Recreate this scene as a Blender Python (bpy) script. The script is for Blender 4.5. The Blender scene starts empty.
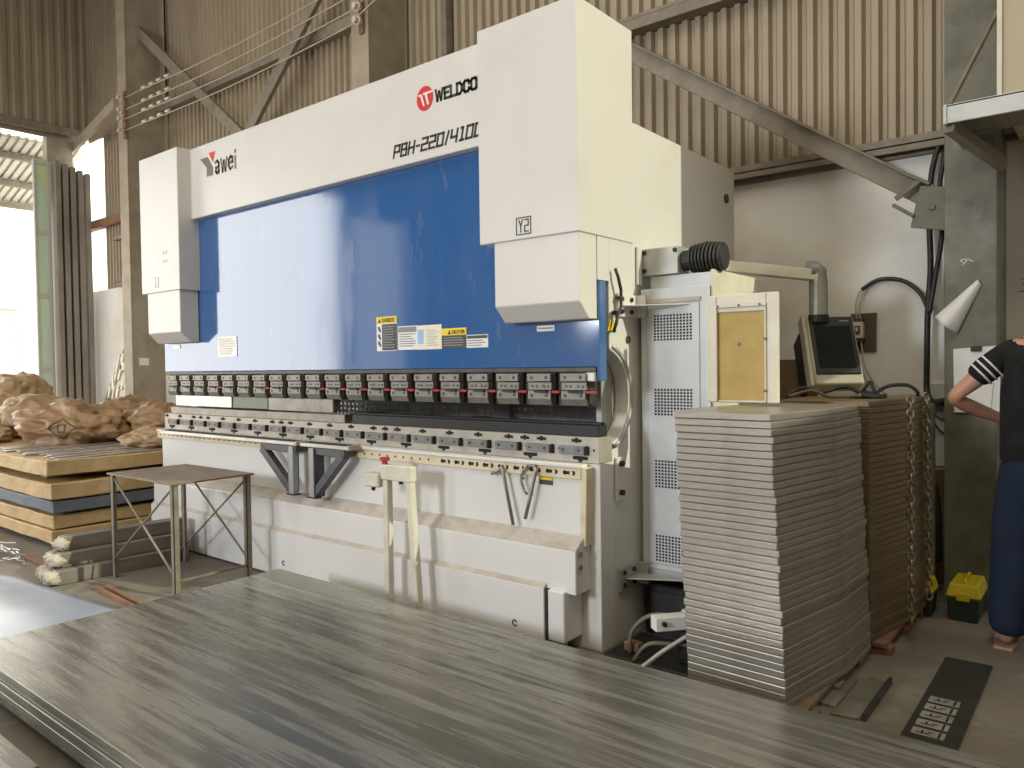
import bpy, bmesh, math, random
from mathutils import Vector, Matrix, noise
random.seed(7)
C = bpy.context.scene.collection
PI = math.pi

# ------------------------------------------------------------------ camera
FPX, YAW, PITCH, ROLL = 757.26, -0.677278, -0.0238544, -0.01344
CAM = Vector((1.88476, -2.98829, 1.34514))
cy, sy = math.cos(YAW), math.sin(YAW)
_F = Vector((sy, cy, 0)); _R = Vector((cy, -sy, 0)); _U = Vector((0, 0, 1))
F2 = _F*math.cos(PITCH) + _U*math.sin(PITCH); U2 = _U*math.cos(PITCH) - _F*math.sin(PITCH)
R2 = _R*math.cos(ROLL) + U2*math.sin(ROLL); U3 = U2*math.cos(ROLL) - _R*math.sin(ROLL)
cam = bpy.data.cameras.new('camera'); camo = bpy.data.objects.new('camera', cam); C.objects.link(camo)
camo.matrix_world = Matrix(((R2.x, U3.x, -F2.x, CAM.x), (R2.y, U3.y, -F2.y, CAM.y), (R2.z, U3.z, -F2.z, CAM.z), (0, 0, 0, 1)))
cam.sensor_width = 36.0; cam.lens = FPX/1024*36.0; cam.clip_start = 0.05; cam.clip_end = 200
bpy.context.scene.camera = camo


# ------------------------------------------------------------------ materials
def new_mat(name):
    m = bpy.data.materials.new(name); m.use_nodes = True
    nt = m.node_tree; b = nt.nodes['Principled BSDF']
    return m, nt, b


def lk(nt, a, b):
    nt.links.new(a, b)


def coords(nt, scale=(1, 1, 1), gen='Object'):
    tc = nt.nodes.new('ShaderNodeTexCoord'); mp = nt.nodes.new('ShaderNodeMapping')
    mp.inputs['Scale'].default_value = scale
    lk(nt, tc.outputs[gen], mp.inputs['Vector'])
    return mp.outputs['Vector']


def noise_fac(nt, vec, scale, detail=4, lo=.35, hi=.65, rough=.55):
    n = nt.nodes.new('ShaderNodeTexNoise'); n.inputs['Scale'].default_value = scale
    n.inputs['Detail'].default_value = detail; n.inputs['Roughness'].default_value = rough
    lk(nt, vec, n.inputs['Vector'])
    r = nt.nodes.new('ShaderNodeMapRange'); r.inputs[1].default_value = lo; r.inputs[2].default_value = hi
    r.clamp = True
    lk(nt, n.outputs['Fac'], r.inputs[0])
    return r.outputs[0]


def mixc(nt, fac, a, b):
    m = nt.nodes.new('ShaderNodeMix'); m.data_type = 'RGBA'
    if isinstance(fac, float): m.inputs[0].default_value = fac
    else: lk(nt, fac, m.inputs[0])
    for i, v in ((6, a), (7, b)):
        if isinstance(v, tuple): m.inputs[i].default_value = (*v, 1)
        else: lk(nt, v, m.inputs[i])
    return m.outputs[2]


def mat(name, col, rough=.5, metal=0., col2=None, scale=6., stretch=(1, 1, 1), lo=.4, hi=.7, rough2=None,
        bump=0., bscale=40., spec=.5, col3=None, scale3=1.5, lo3=.5, hi3=.72):
    m, nt, b = new_mat(name)
    b.inputs['Roughness'].default_value = rough; b.inputs['Metallic'].default_value = metal
    b.inputs['Specular IOR Level'].default_value = spec
    b.inputs['Base Color'].default_value = (*col, 1)
    vec = coords(nt, stretch)
    out = None
    if col2:
        f = noise_fac(nt, vec, scale, 5, lo, hi)
        out = mixc(nt, f, col, col2)
        if rough2 is not None:
            r = nt.nodes.new('ShaderNodeMapRange'); r.inputs[3].default_value = rough; r.inputs[4].default_value = rough2
            lk(nt, f, r.inputs[0]); lk(nt, r.outputs[0], b.inputs['Roughness'])
    if col3:
        g = noise_fac(nt, vec, scale3, 6, lo3, hi3)
        out = mixc(nt, g, out if out is not None else col, col3)
    if out is not None: lk(nt, out, b.inputs['Base Color'])
    if bump:
        n = nt.nodes.new('ShaderNodeTexNoise'); n.inputs['Scale'].default_value = bscale; n.inputs['Detail'].default_value = 4
        lk(nt, vec, n.inputs['Vector'])
        bp = nt.nodes.new('ShaderNodeBump'); bp.inputs['Strength'].default_value = bump; bp.inputs['Distance'].default_value = .02
        lk(nt, n.outputs['Fac'], bp.inputs['Height']); lk(nt, bp.outputs[0], b.inputs['Normal'])
    return m


M = {}
M['white'] = mat('white_machine_paint', (.66, .64, .615), .33, 0, (.62, .59, .545), 3, lo=.5, hi=.8)
M['panelwhite'] = mat('white_bed_paint', (.69, .685, .68), .30, 0, (.66, .65, .63), 2.2, lo=.5, hi=.8)
M['cream'] = mat('cream_rail_paint', (.66, .58, .42), .45, 0, (.45, .36, .22), 9, lo=.5, hi=.8)
M['dusty'] = mat('dusty_white_ledge', (.50, .455, .41), .6, 0, (.38, .34, .30), 12)
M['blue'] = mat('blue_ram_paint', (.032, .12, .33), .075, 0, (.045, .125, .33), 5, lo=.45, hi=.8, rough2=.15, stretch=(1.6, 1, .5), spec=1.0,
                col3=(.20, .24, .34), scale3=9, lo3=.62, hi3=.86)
M['blue'].node_tree.nodes['Principled BSDF'].inputs['IOR'].default_value = 1.62
M['steel'] = mat('ground_steel', (.30, .285, .26), .42, .6, (.22, .205, .18), 14)
M['steeldark'] = mat('dark_steel', (.085, .083, .08), .42, .5, (.05, .048, .045), 10)
M['clampgrey'] = mat('clamp_grey_steel', (.25, .235, .21), .42, .45, (.19, .18, .16), 20)
M['dieclamp'] = mat('die_clamp_grey', (.20, .20, .195), .45, .3, (.15, .15, .145), 20)
M['railsteel'] = mat('die_rail_steel', (.45, .42, .37), .42, .35, (.33, .305, .26), 8)
M['darkbar'] = mat('black_die_steel', (.022, .023, .026), .38, .2)
M['black'] = mat('matt_black', (.012, .012, .012), .55)
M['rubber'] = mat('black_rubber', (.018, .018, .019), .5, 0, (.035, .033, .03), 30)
M['hole'] = mat('recess_black', (.008, .008, .008), .8)
M['red'] = mat('red_plastic', (.40, .03, .03), .4)
M['redlogo'] = mat('red_logo_vinyl', (.62, .03, .035), .4)
M['ink'] = mat('dark_brown_vinyl', (.035, .028, .028), .45)
M['inkgrey'] = mat('taupe_vinyl', (.16, .125, .10), .45)
M['labelwhite'] = mat('white_sticker', (.74, .74, .73), .45)
M['labelgrey'] = mat('grey_sticker_print', (.22, .22, .22), .5)
M['labelblack'] = mat('black_sticker', (.045, .042, .04), .45)
M['labelyellow'] = mat('yellow_sticker', (.80, .58, .02), .45)
M['labelblue'] = mat('blue_sticker_print', (.28, .48, .78), .45)
M['labelcream'] = mat('cream_sticker', (.74, .70, .58), .45)
M['silverplate'] = mat('silver_name_plate', (.66, .66, .64), .35, .3, (.5, .5, .48), 90)
M['cabinet'] = mat('cabinet_blue_white_paint', (.60, .63, .66), .4, 0, (.52, .55, .58), 4)
M['doorcream'] = mat('cabinet_door_cream', (.70, .67, .56), .42, 0, (.6, .56, .45), 5)
M['tanboard'] = mat('tan_board', (.50, .36, .11), .6, 0, (.42, .29, .08), 8)
M['greymetal'] = mat('grey_cast_metal', (.46, .46, .45), .45, .3, (.38, .38, .37), 12)
M['column'] = mat('grey_painted_column', (.15, .144, .108), .55, 0, (.095, .09, .068), 6, lo=.45, hi=.7, col3=(.28, .27, .245), scale3=2.5, lo3=.56, hi3=.75)
M['columntan'] = mat('tan_painted_column', (.34, .29, .215), .6, 0, (.26, .22, .16), 5)
M['brace'] = mat('worn_brace_steel', (.25, .215, .165), .6, .1, (.18, .155, .12), 9)
M['corr'] = mat('tan_corrugated_sheet', (.35, .29, .205), .5, .15, (.27, .22, .15), 2.2, stretch=(1, 1, .35), lo=.45, hi=.75,
                col3=(.24, .18, .12), scale3=5, lo3=.62, hi3=.8)
M['plaster'] = mat('stained_white_plaster', (.80, .79, .76), .8, 0, (.64, .585, .50), 1.3, lo=.45, hi=.72, bump=.08, bscale=25,
                   col3=(.42, .38, .32), scale3=7, lo3=.68, hi3=.85)
M['concrete'] = mat('stained_concrete', (.20, .175, .14), .75, 0, (.13, .115, .09), 1.6, lo=.4, hi=.7, bump=.12, bscale=30,
                    col3=(.26, .24, .205), scale3=4, lo3=.55, hi3=.75)
M['yard'] = mat('pale_yard_concrete', (.5, .47, .42), .85, 0, (.42, .39, .34), 1)
M['kraft'] = mat('tan_kraft_wrap', (.56, .40, .20), .55, 0, (.44, .30, .14), 5, bump=.5, bscale=14)
M['bluewrap'] = mat('blue_grey_wrap', (.15, .17, .21), .5, 0, (.11, .125, .16), 5, bump=.3, bscale=14)
M['wood'] = mat('grey_wood', (.22, .165, .105), .75, 0, (.15, .11, .07), 8, stretch=(1, 6, 6))
M['sack'] = mat('brown_woven_sack', (.33, .205, .105), .42, 0, (.22, .13, .065), 6, bump=.5, bscale=18)
M['sackpale'] = mat('pale_brown_sack', (.42, .29, .16), .42, 0, (.30, .19, .10), 6, bump=.5, bscale=18)
M['strip'] = mat('bright_steel_strip', (.56, .54, .53), .35, .4, (.36, .34, .33), 8)
M['tablesteel'] = mat('worn_table_plate', (.23, .175, .125), .5, .2, (.15, .11, .08), 7)
M['tableleg'] = mat('worn_leg_steel', (.24, .21, .16), .5, .2, (.17, .145, .11), 12)
M['tubegrey'] = mat('grey_profile_steel', (.22, .20, .17), .55, .25, (.15, .135, .115), 6, stretch=(3, .6, 3))
M['capfoam'] = mat('pale_crumpled_wrap', (.48, .43, .36), .7, 0, (.30, .26, .21), 18, bump=.6, bscale=30)
M['film'] = mat('pale_blue_film', (.40, .46, .56), .22, 0, (.33, .39, .50), 2, bump=.05, bscale=5)
M['panel'] = mat('folded_panel_steel', (.34, .315, .275), .36, .5, (.27, .25, .215), 7, stretch=(1, 1, 4), lo=.4, hi=.75,
                 col3=(.25, .22, .17), scale3=14, lo3=.68, hi3=.86)
M['panelbrown'] = mat('brown_panel_steel', (.21, .155, .085), .45, .35, (.15, .11, .06), 8, stretch=(1, 1, 4))
M['chain'] = mat('worn_chain', (.42, .36, .27), .35, .6, (.10, .06, .035), 30)
M['alu'] = mat('pale_aluminium', (.66, .64, .60), .32, .5, (.55, .53, .49), 8)
M['armdark'] = mat('dark_grey_bracket', (.10, .105, .115), .42, .4)
M['armgrey'] = mat('mid_grey_bracket', (.34, .35, .36), .4, .3)
M['stand'] = mat('cream_stand_paint', (.62, .60, .51), .45, 0, (.50, .46, .36), 8)
M['screen'] = mat('black_screen_glass', (.012, .014, .017), .12)
M['hmi'] = mat('grey_hmi_housing', (.45, .42, .35), .5)
M['galv'] = mat('galvanised_post', (.33, .34, .31), .4, .3, (.25, .26, .235), 14)
M['boardbrown'] = mat('dark_brown_board', (.115, .08, .055), .6, 0, (.085, .058, .04), 12)
M['breaker'] = mat('pale_breaker_case', (.60, .56, .48), .5)
M['paper'] = mat('white_paper', (.74, .74, .73), .7, 0, (.68, .68, .67), 5)
M['toolgreen'] = mat('dark_green_plastic', (.022, .042, .04), .45)
M['toolyellow'] = mat('yellow_plastic', (.62, .50, .015), .4)
M['tshirt'] = mat('black_tshirt', (.004, .004, .0045), .95, 0, (.012, .012, .013), 14, bump=.25, bscale=12)
M['stripe'] = mat('white_stripe', (.7, .7, .7), .8)
M['jeans'] = mat('dark_blue_denim', (.006, .015, .040), .9, 0, (.010, .022, .052), 9, bump=.25, bscale=14)
M['skin'] = mat('skin', (.48, .27, .18), .5, 0, (.43, .23, .15), 12)
M['hair'] = mat('black_hair', (.012, .010, .009), .55, bump=.4, bscale=60)
M['sandal'] = mat('tan_sandal', (.34, .23, .15), .6)
M['ceiling'] = mat('roof_sheet', (.22, .19, .15), .7)
M['beige'] = mat('beige_duct_panel', (.47, .41, .29), .5, 0, (.41, .36, .25), 3)
M['platform'] = mat('pale_channel_paint', (.62, .64, .64), .5, 0, (.45, .46, .45), 6)
M['doorgrey'] = mat('grey_brown_door', (.30, .27, .225), .5, .1, (.22, .19, .16), 4, stretch=(1, 1, .4))
M['doorframe'] = mat('pale_door_frame', (.58, .57, .50), .5)
def pane_mat():
    m, nt, b = new_mat('frosted_green_pane')
    b.inputs['Base Color'].default_value = (.55, .63, .54, 1); b.inputs['Roughness'].default_value = .4
    tr = nt.nodes.new('ShaderNodeBsdfTranslucent'); mx = nt.nodes.new('ShaderNodeMixShader'); mx.inputs[0].default_value = .5
    f = noise_fac(nt, coords(nt, (1, 1, .6)), 1.3, 3, .5, .6)
    lk(nt, mixc(nt, f, (.62, .70, .62), (.72, .76, .30)), tr.inputs['Color'])
    lk(nt, b.outputs[0], mx.inputs[1]); lk(nt, tr.outputs[0], mx.inputs[2]); lk(nt, mx.outputs[0], nt.nodes['Material Output'].inputs['Surface'])
    return m


M['doorpane'] = pane_mat()
M['redpillar'] = mat('glare_paled_red_pillar', (.80, .62, .56), .7)  # red made paler to imitate the overexposed daylight outside
M['rust'] = mat('rusty_steel', (.25, .13, .075), .75, 0, (.17, .09, .055), 9)
M['greenbar'] = mat('green_painted_bar', (.19, .22, .16), .5, .1)
M['matblack'] = mat('dark_plate', (.035, .034, .03), .55, .2, (.05, .048, .042), 16)
M['cardboard'] = mat('brown_board', (.20, .13, .075), .75, 0, (.15, .095, .055), 6)
M['porcelain'] = mat('white_porcelain', (.52, .47, .39), .3)
M['wire'] = mat('wire_alu', (.42, .36, .28), .5, .3)


def sheet_mat():
    m, nt, b = new_mat('streaked_steel_sheet')
    v = coords(nt, (.4, 9, 1))
    f = noise_fac(nt, v, 2.2, 10, .45, .58, .68)
    v2 = coords(nt, (.7, 16, 1)); f2 = noise_fac(nt, v2, 2.0, 9, .53, .60, .68)
    v3 = coords(nt, (.5, .8, 1)); f3 = noise_fac(nt, v3, 1.6, 4, .40, .66)
    a = mixc(nt, f, (.185, .18, .152), (.325, .315, .272))
    mul = nt.nodes.new('ShaderNodeMath'); mul.operation = 'MULTIPLY'; lk(nt, f2, mul.inputs[0]); lk(nt, f3, mul.inputs[1])
    c = mixc(nt, mul.outputs[0], a, (.07, .068, .06))
    lk(nt, c, b.inputs['Base Color'])
    b.inputs['Metallic'].default_value = .5
    r = nt.nodes.new('ShaderNodeMapRange'); r.inputs[3].default_value = .22; r.inputs[4].default_value = .34
    lk(nt, f, r.inputs[0]); lk(nt, r.outputs[0], b.inputs['Roughness'])
    return m


M['sheet'] = sheet_mat()


# ------------------------------------------------------------------ geometry helpers
ROOTLOC = {}


class MB:
    def __init__(s): s.bm = bmesh.new()

    def hexa(s, p):
        v = [s.bm.verts.new(q) for q in p]
        for f in ((0, 3, 2, 1), (4, 5, 6, 7), (0, 1, 5, 4), (1, 2, 6, 5), (2, 3, 7, 6), (3, 0, 4, 7)):
            s.bm.faces.new([v[i] for i in f])
        return s

    def box(s, x0, x1, y0, y1, z0, z1):
        return s.hexa([(x0, y0, z0), (x1, y0, z0), (x1, y1, z0), (x0, y1, z0), (x0, y0, z1), (x1, y0, z1), (x1, y1, z1), (x0, y1, z1)])

    def prism(s, pts, axis, a, b):
        def P(u, v, w):
            return {'x': (w, u, v), 'y': (u, w, v), 'z': (u, v, w)}[axis]
        lo = [s.bm.verts.new(P(u, v, a)) for u, v in pts]; hi = [s.bm.verts.new(P(u, v, b)) for u, v in pts]
        n = len(pts)
        s.bm.faces.new(lo[::-1]); s.bm.faces.new(hi)
        for i in range(n):
            j = (i+1) % n
            s.bm.faces.new((lo[i], lo[j], hi[j], hi[i]))
        return s

    def beam(s, p0, p1, w, h, up=(0, 0, 1)):
        p0 = Vector(p0); p1 = Vector(p1); d = (p1-p0).normalized(); up = Vector(up)
        sd = d.cross(up)
        if sd.length < 1e-4: sd = d.cross(Vector((0, 1, 0)))
        sd.normalize(); u = sd.cross(d).normalized()
        q = []
        for p in (p0, p1):
            for a, b in ((-1, -1), (1, -1), (1, 1), (-1, 1)):
                q.append(tuple(p + sd*(a*w/2) + u*(b*h/2)))
        return s.hexa(q)

    def tube(s, pts, r, n=8, closed=False):
        pts = [Vector(p) for p in pts]; k = len(pts); rings = []
        prev = None
        for i, p in enumerate(pts):
            if closed: d = pts[(i+1) % k]-pts[i-1]
            else: d = pts[min(i+1, k-1)]-pts[max(i-1, 0)]
            d.normalize()
            a = prev if prev is not None else (Vector((0, 0, 1)) if abs(d.z) < .9 else Vector((1, 0, 0)))
            sd = a - d*a.dot(d)
            if sd.length < 1e-5: sd = d.orthogonal()
            sd.normalize(); prev = sd; u = d.cross(sd)
            rr = r[i] if isinstance(r, (list, tuple)) else r
            rings.append([s.bm.verts.new(p + (sd*math.cos(2*PI*j/n)+u*math.sin(2*PI*j/n))*rr) for j in range(n)])
        m = k if closed else k-1
        for i in range(m):
            A, B = rings[i], rings[(i+1) % k]
            for j in range(n):
                s.bm.faces.new((A[j], A[(j+1) % n], B[(j+1) % n], B[j]))
        if not closed:
            s.bm.faces.new(rings[0][::-1]); s.bm.faces.new(rings[-1])
        return s

    def cyl(s, p0, p1, r, n=14):
        return s.tube([p0, p1], r, n)

    def blob(s, c, r, amp=.12, freq=3., seed=0, sub=3, flat=None):
        bm = bmesh.new(); bmesh.ops.create_icosphere(bm, subdivisions=sub, radius=1)
        off = Vector((seed*7.3, seed*3.1, seed*1.7)); mp = {}
        for v in bm.verts:
            d = 1 + amp*noise.fractal(v.co*freq*.5+off, .8, 2.1, 4) + amp*.6*abs(noise.noise(v.co*freq*1.7+off))
            q = Vector((v.co.x*r[0]*d, v.co.y*r[1]*d, v.co.z*r[2]*d))
            if flat is not None and q.z < flat: q.z = flat + (q.z-flat)*.08
            mp[v] = s.bm.verts.new(q+Vector(c))
        for f in bm.faces: s.bm.faces.new([mp[v] for v in f.verts])
        bm.free(); return s

    def build(s, name, m, parent=None, bevel=0., smooth=False, seg=1, sub=0):
        bmesh.ops.recalc_face_normals(s.bm, faces=s.bm.faces[:])
        off = Vector((0, 0, 0))
        if parent is not None: off = Vector(ROOTLOC[parent.name])
        else:
            xs = [v.co for v in s.bm.verts]
            lo = Vector((min(v.x for v in xs), min(v.y for v in xs), min(v.z for v in xs)))
            hi = Vector((max(v.x for v in xs), max(v.y for v in xs), max(v.z for v in xs)))
            off = Vector(((lo.x+hi.x)/2, (lo.y+hi.y)/2, lo.z))
        for v in s.bm.verts: v.co -= off
        me = bpy.data.meshes.new(name); s.bm.to_mesh(me); s.bm.free()
        if smooth:
            for p in me.polygons: p.use_smooth = True
        o = bpy.data.objects.new(name, me); C.objects.link(o)
        me.materials.append(M[m] if isinstance(m, str) else m)
        if parent is not None:
            o.parent = parent
            ROOTLOC[o.name] = tuple(off)
        else:
            o.location = off
            ROOTLOC[o.name] = tuple(off)
        if bevel:
            b = o.modifiers.new('bevel', 'BEVEL'); b.width = bevel; b.segments = seg; b.limit_method = 'ANGLE'; b.angle_limit = .6
        if sub:
            b = o.modifiers.new('sub', 'SUBSURF'); b.levels = sub; b.render_levels = sub
        return o


def tag(o, label, cat, group=None, kind=None):
    o['label'] = label; o['category'] = cat
    if group: o['group'] = group
    if kind: o['kind'] = kind
    return o


def thing(name, label, cat, loc=(0, 0, 0), group=None):
    o = bpy.data.objects.new(name, None); C.objects.link(o); o.location = loc; o.empty_display_size = .1
    ROOTLOC[o.name] = tuple(loc)
    tag(o, label, cat, group)
    return o


def struct(o, label=None, cat=None):
    o['kind'] = 'structure'
    if label: o['label'] = label
    if cat: o['category'] = cat
    return o


def children(o):
    return [c for c in bpy.data.objects if c.parent == o]


def copy_tree(o, loc, label, group=None, parent=None):
    c = o.copy(); C.objects.link(c); c.location = loc
    if label: c['label'] = label
    if group: c['group'] = group
    for ch in children(o):
        d = ch.copy(); C.objects.link(d); d.parent = c
        for g in children(ch):
            e = g.copy(); C.objects.link(e); e.parent = d
    return c


# stroke lettering: each letter is polylines in a 1 x 1 cell
GL = {
 'W': [[(0, 1), (.22, 0), (.5, .8), (.78, 0), (1, 1)]], 'E': [[(1, 1), (0, 1), (0, 0), (1, 0)], [(0, .52), (.85, .52)]],
 'L': [[(0, 1), (0, 0), (1, 0)]], 'D': [[(0, 0), (0, 1), (.6, 1), (1, .75), (1, .25), (.6, 0), (0, 0)]],
 'C': [[(1, .72), (1, .85), (.8, 1), (.2, 1), (0, .85), (0, .15), (.2, 0), (.8, 0), (1, .15), (1, .28)]],
 'O': [[(.2, 0), (0, .15), (0, .85), (.2, 1), (.8, 1), (1, .85), (1, .15), (.8, 0), (.2, 0)]],
 'M': [[(0, 0), (0, 1), (.5, .3), (1, 1), (1, 0)]], 'P': [[(0, 0), (0, 1), (1, 1), (1, .45), (0, .45)]],
 'B': [[(0, 0), (0, 1), (.9, 1), (.9, .55), (1, .5), (1, 0), (0, 0)], [(0, .52), (.9, .52)]],
 'H': [[(0, 0), (0, 1)], [(1, 0), (1, 1)], [(0, .5), (1, .5)]], '-': [[(.1, .5), (.9, .5)]],
 '2': [[(0, 1), (1, 1), (1, .52), (0, .48), (0, 0), (1, 0)]], '0': [[(0, 0), (0, 1), (1, 1), (1, 0), (0, 0)]],
 '/': [[(.2, 0), (.8, 1)]], '4': [[(0, 1), (0, .42), (1, .42)], [(1, 1), (1, 0)]], '1': [[(.25, 1), (.6, 1), (.6, 0)], [(.2, 0), (1, 0)]],
 'Y': [[(0, 1), (.5, .5), (1, 1)], [(.5, .5), (.5, 0)]], 'A': [[(0, 0), (.5, 1), (1, 0)], [(.22, .38), (.78, .38)]],
 'N': [[(0, 0), (0, 1), (1, 0), (1, 1)]], 'G': [[(1, .8), (.8, 1), (.2, 1), (0, .8), (0, .2), (.2, 0), (.8, 0), (1, .2), (1, .5), (.6, .5)]],
 'R': [[(0, 0), (0, 1), (.85, 1), (1, .85), (1, .6), (.85, .48), (0, .48)], [(.5, .48), (1, 0)]],
 'U': [[(0, 1), (0, .15), (.2, 0), (.8, 0), (1, .15), (1, 1)]], 'I': [[(.5, 0), (.5, 1)]], 'T': [[(0, 1), (1, 1)], [(.5, 1), (.5, 0)]],
 'a': [[(.1, .62), (.5, .68), (.85, .55), (.85, 0)], [(.85, .36), (.2, .3), (.12, .1), (.4, 0), (.85, .12)]],
 'w': [[(0, .68), (.25, 0), (.5, .55), (.75, 0), (1, .68)]], 'e': [[(.05, .36), (.95, .36), (.9, .6), (.5, .68), (.1, .55), (.05, .2), (.35, 0), (.9, .08)]],
 'i': [[(.5, 0), (.5, .58)], [(.5, .88), (.5, .92)]], '3': [[(0, 1), (1, 1), (.5, .55), (1, .4), (.9, 0), (0, 0)]], '!': [[(.5, .3), (.5, 1)], [(.5, 0), (.5, .08)]],
}


def lettering(mb, text, x, z, y, h, w, gap, sw, slant=0., t=.002, widths=None):
    """letters standing in the X-Z plane, facing -Y, on the surface at y"""
    cx = x
    for ch in text:
        ww = w*(widths or {}).get(ch, 1)
        if ch != ' ':
            for pl in GL[ch]:
                for (a, b) in zip(pl, pl[1:]):
                    A = Vector((cx+a[0]*ww+slant*a[1]*h, z+a[1]*h)); B = Vector((cx+b[0]*ww+slant*b[1]*h, z+b[1]*h))
                    d = (B-A)
                    if d.length < 1e-6: continue
                    d.normalize(); n = Vector((-d.y, d.x))*sw/2; e = d*sw/2
                    mb.prism([tuple(A-e-n), tuple(B+e-n), tuple(B+e+n), tuple(A-e+n)], 'y', y-t, y)
        cx += ww+gap
    return mb


ONES = ['', 'first', 'second', 'third', 'fourth', 'fifth', 'sixth', 'seventh', 'eighth', 'ninth', 'tenth', 'eleventh', 'twelfth', 'thirteenth',
        'fourteenth', 'fifteenth', 'sixteenth', 'seventeenth', 'eighteenth', 'nineteenth']
TENS = {20: ('twentieth', 'twenty'), 30: ('thirtieth', 'thirty'), 40: ('fortieth', 'forty')}


def ordinal(n):
    if n < 20: return ONES[n]
    t = n//10*10
    return TENS[t][0] if n == t else TENS[t][1]+'-'+ONES[n-t]


# ================================================================== THE SETTING
WY = 2.2
XL, XR, YF, ZC = -10.9, 4.7, -10.5, 8.0
struct(MB().box(XL-.3, XR+.3, YF-.3, WY+.5, -.2, 0).build('floor', 'concrete'))
struct(MB().box(-40, XL-.3, -25, 14, -.25, -.02).build('ground', 'yard'))
struct(MB().box(XL-.1, XR, WY, WY+.25, 0, 2.6).build('wall_back', 'plaster'))


def corrugated(x0, x1, z0, z1, y, pitch=.1, depth=.036, axis='x'):
    """trapezoid sheet; ridges stand towards -Y (or +X for axis 'y')"""
    prof = []; x = x0
    while x < x1:
        for dx, d in ((0, 0), (.024, 0), (.042, depth), (.082, depth)):
            if x+dx*pitch/.1 <= x1: prof.append((x+dx*pitch/.1, d))
        x += pitch
    bm = MB(); vs = []
    for px, d in prof:
        row = []
        for zz in (z0, z1):
            row.append(bm.bm.verts.new((px, y-d, zz) if axis == 'x' else (y+d, px, zz)))
        for zz in (z1, z0):
            row.append(bm.bm.verts.new((px, y-d+.01, zz) if axis == 'x' else (y+d-.01, px, zz)))
        vs.append(row)
    for a, b in zip(vs, vs[1:]):
        for k in range(4):
            bm.bm.faces.new((a[k], a[(k+1) % 4], b[(k+1) % 4], b[k]))
    return bm


struct(corrugated(-8.4, XR, 2.6, ZC, 2.28).build('wall_back_upper', 'corr'))
struct(corrugated(-10.35, -8.3, 2.6, 4.95, 2.28).build('wall_back_corner', 'corr'))
struct(corrugated(-10.9, -8.3, 4.95, ZC, 2.28).build('wall_back_corner_upper', 'corr'))
struct(corrugated(YF, 2.35, 5.02, ZC, XL, .16, .012, axis='y').build('wall_left', 'corr'))
struct(MB().box(XL-.12, XL, YF, -7.25, 0, 5.0).build('wall_left_lower', 'ceiling'))
# lower part of the back wall between the corner gap and the column has cream sheet with a gap above
# right wall, its unseen high opening shaped for the sun; front wall, roof
struct(MB().box(XR, XR+.2, YF, WY+.3, 0, 3.35).build('wall_right', 'ceiling'))
struct(MB().box(XR, XR+.2, YF, .5, 3.35, ZC).build('wall_right_upper', 'corr'))
struct(MB().box(XR, XR+.2, .5, WY+.3, 6.1, ZC).build('wall_right_lintel', 'corr'))
struct(MB().box(XL, XR+.2, YF-.2, YF, 0, ZC).build('wall_front', 'corr'))
struct(MB().box(XL-.2, XR+.2, YF-.2, WY+.4, ZC, ZC+.1).build('ceiling', 'ceiling'))

# columns
def column(xc, name, m, y0=1.75, w=.245, z1=ZC, label=None):
    b = MB(); x0, x1 = xc-w/2, xc+w/2
    b.box(x0, x1, y0, y0+.022, 0, z1); b.box(x0+.02, x1-.004, y0+.02, WY+.06, 0, z1); b.box(x0, x1, WY+.03, WY+.052, 0, z1)
    return struct(b.build(name, m, bevel=.003))


column(1.25, 'column_right', 'column'); column(-3.71, 'column_middle', 'columntan'); column(-8.58, 'column_left', 'columntan')

# girts and the beam on top of the masonry
def trim(n, b, m='brace'):
    return struct(b.build('trim_%d' % n, m, bevel=.003))


trim(1, MB().box(-9.7, XR, 2.1, 2.3, 2.645, 2.70).box(-9.7, XR, 2.17, 2.3, 2.59, 2.645).box(-9.7, XR, 2.1, 2.112, 2.61, 2.66))
trim(2, MB().box(-3.3, XR, 2.13, 2.26, 3.88, 3.96).box(-3.3, XR, 2.13, 2.14, 3.96, 3.99))
trim(3, MB().box(-8.4, -3.75, 2.13, 2.26, 4.86, 4.97))
trim(4, MB().beam((-1.6, 1.98, 4.10), (1.12, 1.88, 2.215), .05, .125).beam((-1.6, 1.95, 4.16), (1.12, 1.85, 2.275), .09, .012))
trim(5, MB().beam((-8.6, 1.95, 6.02), (-5.85, 1.95, 3.9), .05, .13), 'brace')
trim(6, MB().beam((-4.0, 1.98, 5.75), (-6.45, 1.98, 3.65), .05, .14), 'brace')
trim(7, MB().box(-10.9, -8.6, 2.15, 2.27, 3.55, 3.68), 'rust')
trim(8, MB().box(-9.75, -8.6, 2.1, 2.24, 3.28, 3.33).box(-3.05, -2.98, 2.16, 2.25, 2.6, ZC), 'brace')
trim(9, MB().beam((-10.85, 2.02, 4.82), (-8.7, 1.72, 4.95), .06, .14), 'columntan')      # slanting angle iron from jamb to column
trim(10, MB().box(XL-.02, XL+.14, YF, 2.2, 4.98, 5.10).box(XL, XL+.06, YF, 2.2, 4.92, 4.98), 'brace')
trim(11, MB().box(XL-.05, XL+.12, 1.62, 1.98, 0, 4.92), 'columntan')
# gusset plate at the foot of the right hand brace
trim(12, MB().prism([(.95, 2.10), (1.14, 2.06), (1.14, 2.30), (1.0, 2.33)], 'y', 1.80, 1.815).beam((.9, 1.80, 2.42), (1.05, 1.8, 2.33), .03, .02).beam((.86, 1.8, 2.24), (.97, 1.8, 2.16), .03, .02)
     .beam((.875, 1.795, 2.27), (1.0, 1.795, 2.36), .012, .03).cyl((1.06, 1.79, 2.2), (1.06, 1.81, 2.2), .018), 'column')

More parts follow.
